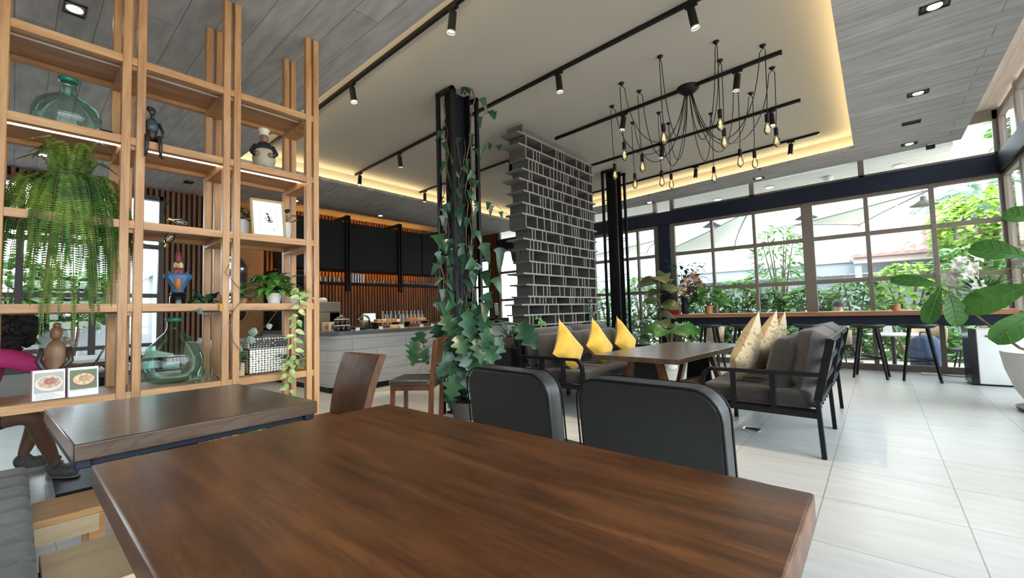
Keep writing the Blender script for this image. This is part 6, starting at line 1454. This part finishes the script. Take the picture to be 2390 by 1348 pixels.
def hand(nodes, edges, wrist, key, d, side, s=1.0):
    """palm and five fingers past a wrist; d along the hand, side toward the thumb"""
    w = Vector(nodes[wrist][0]); d = Vector(d).normalized(); side = Vector(side).normalized(); dn = V(0, 0, -1)
    pm = w + d * 0.045 * s; nodes[key + 'p'] = (tuple(pm), (0.020 * s, 0.030 * s)); edges.append((wrist, key + 'p'))
    for i, (o, L) in enumerate(((0.028, 0.070), (0.010, 0.080), (-0.010, 0.076), (-0.028, 0.060))):
        a = pm + d * 0.035 * s + side * o * s; b = a + d * L * 0.5 * s + side * o * 0.12 + V(0, 0, 0.012); c = a + d * L * 0.9 * s + dn * 0.022 * s
        for q, p, rr in (('a', a, 0.010), ('b', b, 0.0085), ('c', c, 0.007)): nodes['%s%d%s' % (key, i, q)] = (tuple(p), rr * s)
        edges += chain(key + 'p', '%s%da' % (key, i), '%s%db' % (key, i), '%s%dc' % (key, i))
    a = pm - d * 0.01 * s + side * 0.034 * s; b = a + side * 0.022 * s + d * 0.030 * s
    nodes[key + 'ta'] = (tuple(a), 0.011 * s); nodes[key + 'tb'] = (tuple(b), 0.009 * s); edges += chain(key + 'p', key + 'ta', key + 'tb')
BROWN = plain('brown_skin', (0.17, 0.085, 0.05), 0.5); PINKT = plain('hot_pink_top', (0.62, 0.04, 0.22), 0.7, var=0.15, vs=5); HAIR = plain('black_hair', (0.006, 0.005, 0.005), 0.7); SHORTS = plain('black_shorts', (0.012, 0.012, 0.014), 0.8)
t = thing('person', 'person in a hot pink top with black curly hair leaning over a laptop', 'person', (0, 0.06, 0))
N = {'pel': ((-4.82, -0.34, 0.48), (0.13, 0.09)), 'sp1': ((-4.82, -0.29, 0.64), (0.125, 0.10)), 'chest': ((-4.81, -0.20, 0.82), (0.14, 0.105)), 'neck0': ((-4.81, -0.13, 0.93), (0.07, 0.06)), 'neck': ((-4.81, -0.09, 0.98), 0.05),
     'head0': ((-4.80, -0.055, 1.03), (0.07, 0.075)), 'head1': ((-4.80, -0.045, 1.10), (0.082, 0.092)), 'head2': ((-4.80, -0.06, 1.17), (0.06, 0.065)),
     'shR': ((-4.62, -0.14, 0.915), 0.062), 'elR': ((-4.56, 0.13, 0.80), 0.045), 'wrR': ((-4.60, 0.06, 0.785), 0.028),
     'shL': ((-4.98, -0.14, 0.915), 0.062), 'elL': ((-5.06, 0.06, 0.79), 0.045), 'wrL': ((-4.94, 0.22, 0.785), 0.028),
     'hiR': ((-4.70, -0.30, 0.47), 0.08), 'knR': ((-4.55, 0.04, 0.485), 0.062), 'caR': ((-4.57, 0.09, 0.33), 0.055), 'anR': ((-4.64, 0.16, 0.10), 0.034), 'ftR': ((-4.53, 0.22, 0.045), 0.034),
     'hiL': ((-4.94, -0.30, 0.47), 0.08), 'knL': ((-5.02, 0.08, 0.485), 0.062), 'caL': ((-5.03, 0.06, 0.32), 0.055), 'anL': ((-5.04, 0.0, 0.10), 0.034), 'ftL': ((-5.04, 0.13, 0.045), 0.034)}
N['wrR'] = ((-4.66, 0.30, 0.785), 0.028); N['elR'] = ((-4.55, 0.115, 0.79), 0.046)
E_ = chain('pel', 'sp1', 'chest', 'neck0', 'neck', 'head0', 'head1', 'head2') + chain('chest', 'shR', 'elR', 'wrR') + chain('chest', 'shL', 'elL', 'wrL') + chain('pel', 'hiR', 'knR', 'caR', 'anR', 'ftR') + chain('pel', 'hiL', 'knL', 'caL', 'anL', 'ftL')
hand(N, E_, 'wrR', 'r', (-0.3, 0.9, 0), (-1, -0.2, 0), 0.95); hand(N, E_, 'wrL', 'l', (0.3, 0.9, 0), (1, -0.2, 0), 0.95)
body = skin('body', N, E_, BROWN, t)
NT = {'c0': ((-4.82, -0.30, 0.53), (0.16, 0.15)), 'c1': ((-4.82, -0.25, 0.66), (0.155, 0.145)), 'c2': ((-4.81, -0.18, 0.83), (0.165, 0.135)), 'c3': ((-4.81, -0.14, 0.92), (0.09, 0.07)),
      'sR': ((-4.62, -0.14, 0.918), 0.078), 'mR': ((-4.58, 0.0, 0.86), 0.066), 'eR': ((-4.553, 0.10, 0.80), 0.060), 'sL': ((-4.98, -0.14, 0.918), 0.078), 'mL': ((-5.03, 0.0, 0.85), 0.066), 'eL': ((-5.058, 0.05, 0.80), 0.060)}
skin('pink_top', NT, chain('c0', 'c1', 'c2', 'c3') + chain('c2', 'sR', 'mR', 'eR') + chain('c2', 'sL', 'mL', 'eL'), PINKT, t)
skin('shorts', {'p': ((-4.82, -0.34, 0.49), (0.155, 0.105)), 'hR': ((-4.70, -0.29, 0.475), 0.095), 'kR': ((-4.585, -0.04, 0.485), 0.078), 'hL': ((-4.94, -0.29, 0.475), 0.095), 'kL': ((-5.0, 0.0, 0.485), 0.078)}, chain('p', 'hR', 'kR') + chain('p', 'hL', 'kL'), SHORTS, t)
m = MB(); rr = random.Random(9); hc = V(-4.80, -0.085, 1.085)
m.ball(hc, 0.135, 0.15, 0.135, 20, 12)
for i in range(230):
    a, u = rr.uniform(0, 2 * PI), rr.uniform(-0.75, 1); q = math.sqrt(1 - u * u); d = V(math.cos(a) * q, math.sin(a) * q, u)
    if d.y > 0.55 and -0.5 < d.z < 0.35: continue
    m.ball(hc + V(d.x * 0.135, d.y * 0.15, d.z * 0.135), rr.uniform(0.018, 0.034), None, None, 6, 4)
for i in range(34):
    a = rr.uniform(PI * 0.9, PI * 2.1) if i % 2 else rr.uniform(-0.6, 0.5); x, y = hc.x + math.cos(a) * 0.12, hc.y + math.sin(a) * 0.12; pts = [V(x, y, 1.06)]
    for k in range(1, 9): pts.append(V(x + 0.02 * math.sin(k * 1.9 + i), y + 0.02 * math.cos(k * 1.9 + i), 1.06 - k * 0.027))
    m.tube(pts, [0.016] * 7 + [0.010, 0.005], 5)
m.build('hair', HAIR, t, smooth=True, ang=180)
m = MB()
for s_ in (-1, 1): m.ball((-4.80 + s_ * 0.03, 0.045, 1.09), 0.011, 0.008, 0.008, 8, 6)
m.build('eyes', WHITE, body, smooth=True, ang=180); MB().ball((-4.80, 0.058, 1.065), 0.014, 0.02, 0.022, 8, 6).build('nose', BROWN, body, smooth=True, ang=180); MB().ball((-4.80, 0.046, 1.03), 0.024, 0.008, 0.008, 10, 6).build('mouth', plain('lip', (0.25, 0.07, 0.06), 0.5), body, smooth=True, ang=180)
SHOE = plain('grey_sneaker', (0.10, 0.10, 0.10), 0.7, var=0.3, vs=40); SOLE = plain('sneaker_sole', (0.28, 0.27, 0.26), 0.7)
for x, y, an in ((-4.585, 0.185, -58), (-5.04, 0.07, 0)):
    R3 = Matrix.Rotation(math.radians(an), 3, 'Z'); P3 = lambda a, b, c: V(x, y, 0) + R3 @ V(a, b, c)
    o = MB().ball(P3(0, 0.02, 0.055), 0.052, 0.125, 0.048, 16, 10, R3).ball(P3(0, -0.06, 0.085), 0.045, 0.055, 0.055, 14, 8, R3).build('shoe', SHOE, t, smooth=True, ang=180)
    MB().prism([tuple(P3(0.052 * math.cos(q * PI / 10), 0.02 + 0.135 * math.sin(q * PI / 10), 0))[:2] for q in range(20)], 0.0, 0.03).build('sole', SOLE, o)
# grey chair under the person
t = thing('chair', 'grey padded chair under the person in pink', 'chair', (-4.82, -0.36, 0))
MB().box(-0.24, 0.24, -0.26, 0.22, 0.30, 0.395).build('seat', FABRIC, t, bevel=0.03, seg=3); MB().box(-0.23, 0.23, -0.34, -0.27, 0.42, 0.80).build('backrest', FABRIC, t, bevel=0.025, seg=3)
for a in (-1, 1):
    for y in (-0.27, 0.18): MB().cone((a * 0.21, y, 0), (a * 0.19, y, 0.31), 0.014, 0.018, 10).build('leg', BLACK, t)
t = thing('dining_table', 'dark table with a black flat base behind the shelf, holding the laptop', 'table', (-4.85, 0.50, 0))
MB().box(-0.42, 0.42, -0.34, 0.42, 0.715, 0.75).build('table_top', WALNUTY, t, bevel=0.004); MB().box(-0.04, 0.04, -0.04, 0.04, 0.02, 0.72).build('pedestal', BLACK, t); MB().box(-0.10, 0.75, -0.30, 0.36, 0, 0.022).build('base', BLACK, t)
t = thing('laptop', 'open black laptop in front of the person in pink', 'laptop', (-4.80, 0.30, 0.752), math.radians(-8))
MB().box(-0.17, 0.17, -0.12, 0.11, 0, 0.014).build('keyboard_half', plain('laptop_grey', (0.35, 0.35, 0.36), 0.4), t, bevel=0.004); MB().slab([(-0.17, 0), (0.17, 0), (0.17, 0.225), (-0.17, 0.225)], (0, 0.115, 0.012), (1, 0, 0), (0, 0.45, 1), 0.008).build('screen_half', BLACKG, t); MB().cyl((-0.12, 0.113, 0.012), (0.12, 0.113, 0.012), 0.007, 8).build('hinge', BLACK, t)
t = thing('plastic_bowl', 'clear plastic bowl on the table behind the laptop', 'bowl', (-5.10, 0.70, 0.752)); MB().lathe([(0.05, 0), (0.075, 0.07), (0.078, 0.072), (0.07, 0.07), (0.047, 0.004), (0, 0.004)], n=24).build('body', CLEAR, t, smooth=True)
t = thing('dining_table', 'pale table by the left windows behind the shelf', 'table', (-6.6, 0.80, 0)); MB().box(-0.45, 0.45, -0.40, 0.40, 0.72, 0.75).build('table_top', WHITEP, t, bevel=0.004); MB().box(-0.04, 0.04, -0.04, 0.04, 0.02, 0.72).build('pedestal', BLACK, t); MB().box(-0.3, 0.3, -0.3, 0.3, 0, 0.02).build('base', BLACK, t)
PB = plain('pale_blue_fabric', (0.42, 0.46, 0.50), 0.85); TAN = plain('tan_leather', (0.30, 0.20, 0.11), 0.6)
for x, y, rz, mt, l in ((-6.9, 1.62, 175, PB, 'pale blue-grey upholstered chair behind the tall demijohn'), (-6.45, 1.40, 190, TAN, 'tan-backed chair behind the oak shelf posts'), (-7.6, 1.72, 170, PB, 'pale blue-grey chair farther back by the slat wall')):
    t = thing('dining_chair', l, 'chair', (x, y, 0), math.radians(rz))
    MB().box(-0.23, 0.23, -0.02, 0.44, 0.40, 0.47).build('seat', mt, t, bevel=0.025, seg=3); MB().slab(rrect(0.46, 0.40, 0.06, 4, True), (0, -0.03, 0.46), (1, 0, 0), (0, -0.12, 1), 0.05).build('backrest', mt, t, bevel=0.012)
    for a in (-1, 1):
        for yy in (0.02, 0.40): MB().cone((a * 0.21, yy, 0), (a * 0.19, yy, 0.41), 0.013, 0.018, 10).build('leg', CHAIRWOOD, t)

# person outdoors, seen from behind
GREYS = plain('pink_grey_shirt', (0.50, 0.40, 0.40), 0.8); CAP = plain('dark_cap', (0.045, 0.045, 0.055), 0.8); TANS = plain('light_skin', (0.55, 0.36, 0.26), 0.5)
t = thing('person', 'person in a dark cap seated outdoors beyond the window counter', 'person', (-0.58, 10.0, -0.06), math.radians(-15))
N = {'pel': ((0, 0.0, 0.48), (0.15, 0.12)), 'sp1': ((0, 0.0, 0.64), (0.145, 0.11)), 'chest': ((0, 0.02, 0.82), (0.16, 0.11)), 'neck0': ((0, 0.03, 0.95), (0.08, 0.07)), 'neck': ((0, 0.04, 1.0), 0.052), 'head0': ((0, 0.06, 1.05), (0.07, 0.08)), 'head1': ((0, 0.06, 1.13), (0.08, 0.095)), 'head2': ((0, 0.05, 1.19), (0.06, 0.07)),
     'shR': ((0.18, 0.03, 0.92), 0.062), 'elR': ((0.26, 0.14, 0.68), 0.045), 'wrR': ((0.18, 0.36, 0.64), 0.028), 'shL': ((-0.18, 0.03, 0.92), 0.062), 'elL': ((-0.26, 0.14, 0.68), 0.045), 'wrL': ((-0.14, 0.36, 0.64), 0.028),
     'hiR': ((0.10, 0.05, 0.47), 0.09), 'knR': ((0.14, 0.42, 0.48), 0.062), 'caR': ((0.14, 0.42, 0.30), 0.052), 'anR': ((0.14, 0.38, 0.09), 0.034), 'ftR': ((0.14, 0.50, 0.04), 0.034),
     'hiL': ((-0.10, 0.05, 0.47), 0.09), 'knL': ((-0.14, 0.42, 0.48), 0.062), 'caL': ((-0.14, 0.36, 0.30), 0.052), 'anL': ((-0.14, 0.22, 0.09), 0.034), 'ftL': ((-0.14, 0.34, 0.04), 0.034)}
E_ = chain('pel', 'sp1', 'chest', 'neck0', 'neck', 'head0', 'head1', 'head2') + chain('chest', 'shR', 'elR', 'wrR') + chain('chest', 'shL', 'elL', 'wrL') + chain('pel', 'hiR', 'knR', 'caR', 'anR', 'ftR') + chain('pel', 'hiL', 'knL', 'caL', 'anL', 'ftL')
hand(N, E_, 'wrR', 'r', (-0.2, 0.9, 0), (-1, -0.2, 0)); hand(N, E_, 'wrL', 'l', (0.2, 0.9, 0), (1, -0.2, 0))
body = skin('body', N, E_, TANS, t)
skin('shirt', {'c0': ((0, 0, 0.50), (0.17, 0.135)), 'c1': ((0, 0, 0.65), (0.165, 0.128)), 'c2': ((0, 0.02, 0.83), (0.178, 0.128)), 'c3': ((0, 0.03, 0.94), (0.095, 0.085)), 'sR': ((0.18, 0.03, 0.92), 0.078), 'eR': ((0.24, 0.11, 0.75), 0.064), 'sL': ((-0.18, 0.03, 0.92), 0.078), 'eL': ((-0.24, 0.11, 0.75), 0.064)}, chain('c0', 'c1', 'c2', 'c3') + chain('c2', 'sR', 'eR') + chain('c2', 'sL', 'eL'), GREYS, t)
skin('shorts', {'p': ((0, 0.02, 0.48), (0.17, 0.13)), 'hR': ((0.10, 0.06, 0.48), 0.108), 'kR': ((0.135, 0.34, 0.485), 0.085), 'hL': ((-0.10, 0.06, 0.48), 0.108), 'kL': ((-0.135, 0.34, 0.485), 0.085)}, chain('p', 'hR', 'kR') + chain('p', 'hL', 'kL'), SHORTS, t)
m = MB(); m.lathe([(0.102, 0.0), (0.104, 0.03), (0.090, 0.075), (0.05, 0.105), (0, 0.112)], c=(0, 0.055, 1.115), n=24, sx=0.92, sy=1.12).leaf((0, 0.13, 1.125), (0, 1, -0.15), (0, 0, 1), 0.10, 0.09, lambda q: 0.95 if q < 0.6 else 0.7, 0.1, 0.0, 4); m.build('cap', CAP, t, smooth=True, ang=180)
m = MB()
for s_ in (-1, 1): m.ball((s_ * 0.088, 0.055, 1.09), 0.012, 0.02, 0.03, 8, 6)
m.build('ears', TANS, body, smooth=True, ang=180)
m = MB()
for s_ in (-1, 1): m.ball((s_ * 0.03, 0.148, 1.10), 0.010, 0.008, 0.008, 8, 6)
m.build('eyes', WHITE, body, smooth=True, ang=180); MB().ball((0, 0.162, 1.075), 0.014, 0.02, 0.022, 8, 6).build('nose', TANS, body, smooth=True, ang=180); MB().ball((0, 0.146, 1.04), 0.024, 0.008, 0.008, 10, 6).build('mouth', MATS['lip'], body, smooth=True, ang=180)
for x, y in ((0.14, 0.44), (-0.14, 0.28)): MB().ball((x, y, 0.045), 0.05, 0.13, 0.045, 14, 8).build('shoe', SHOE, t, smooth=True, ang=180)
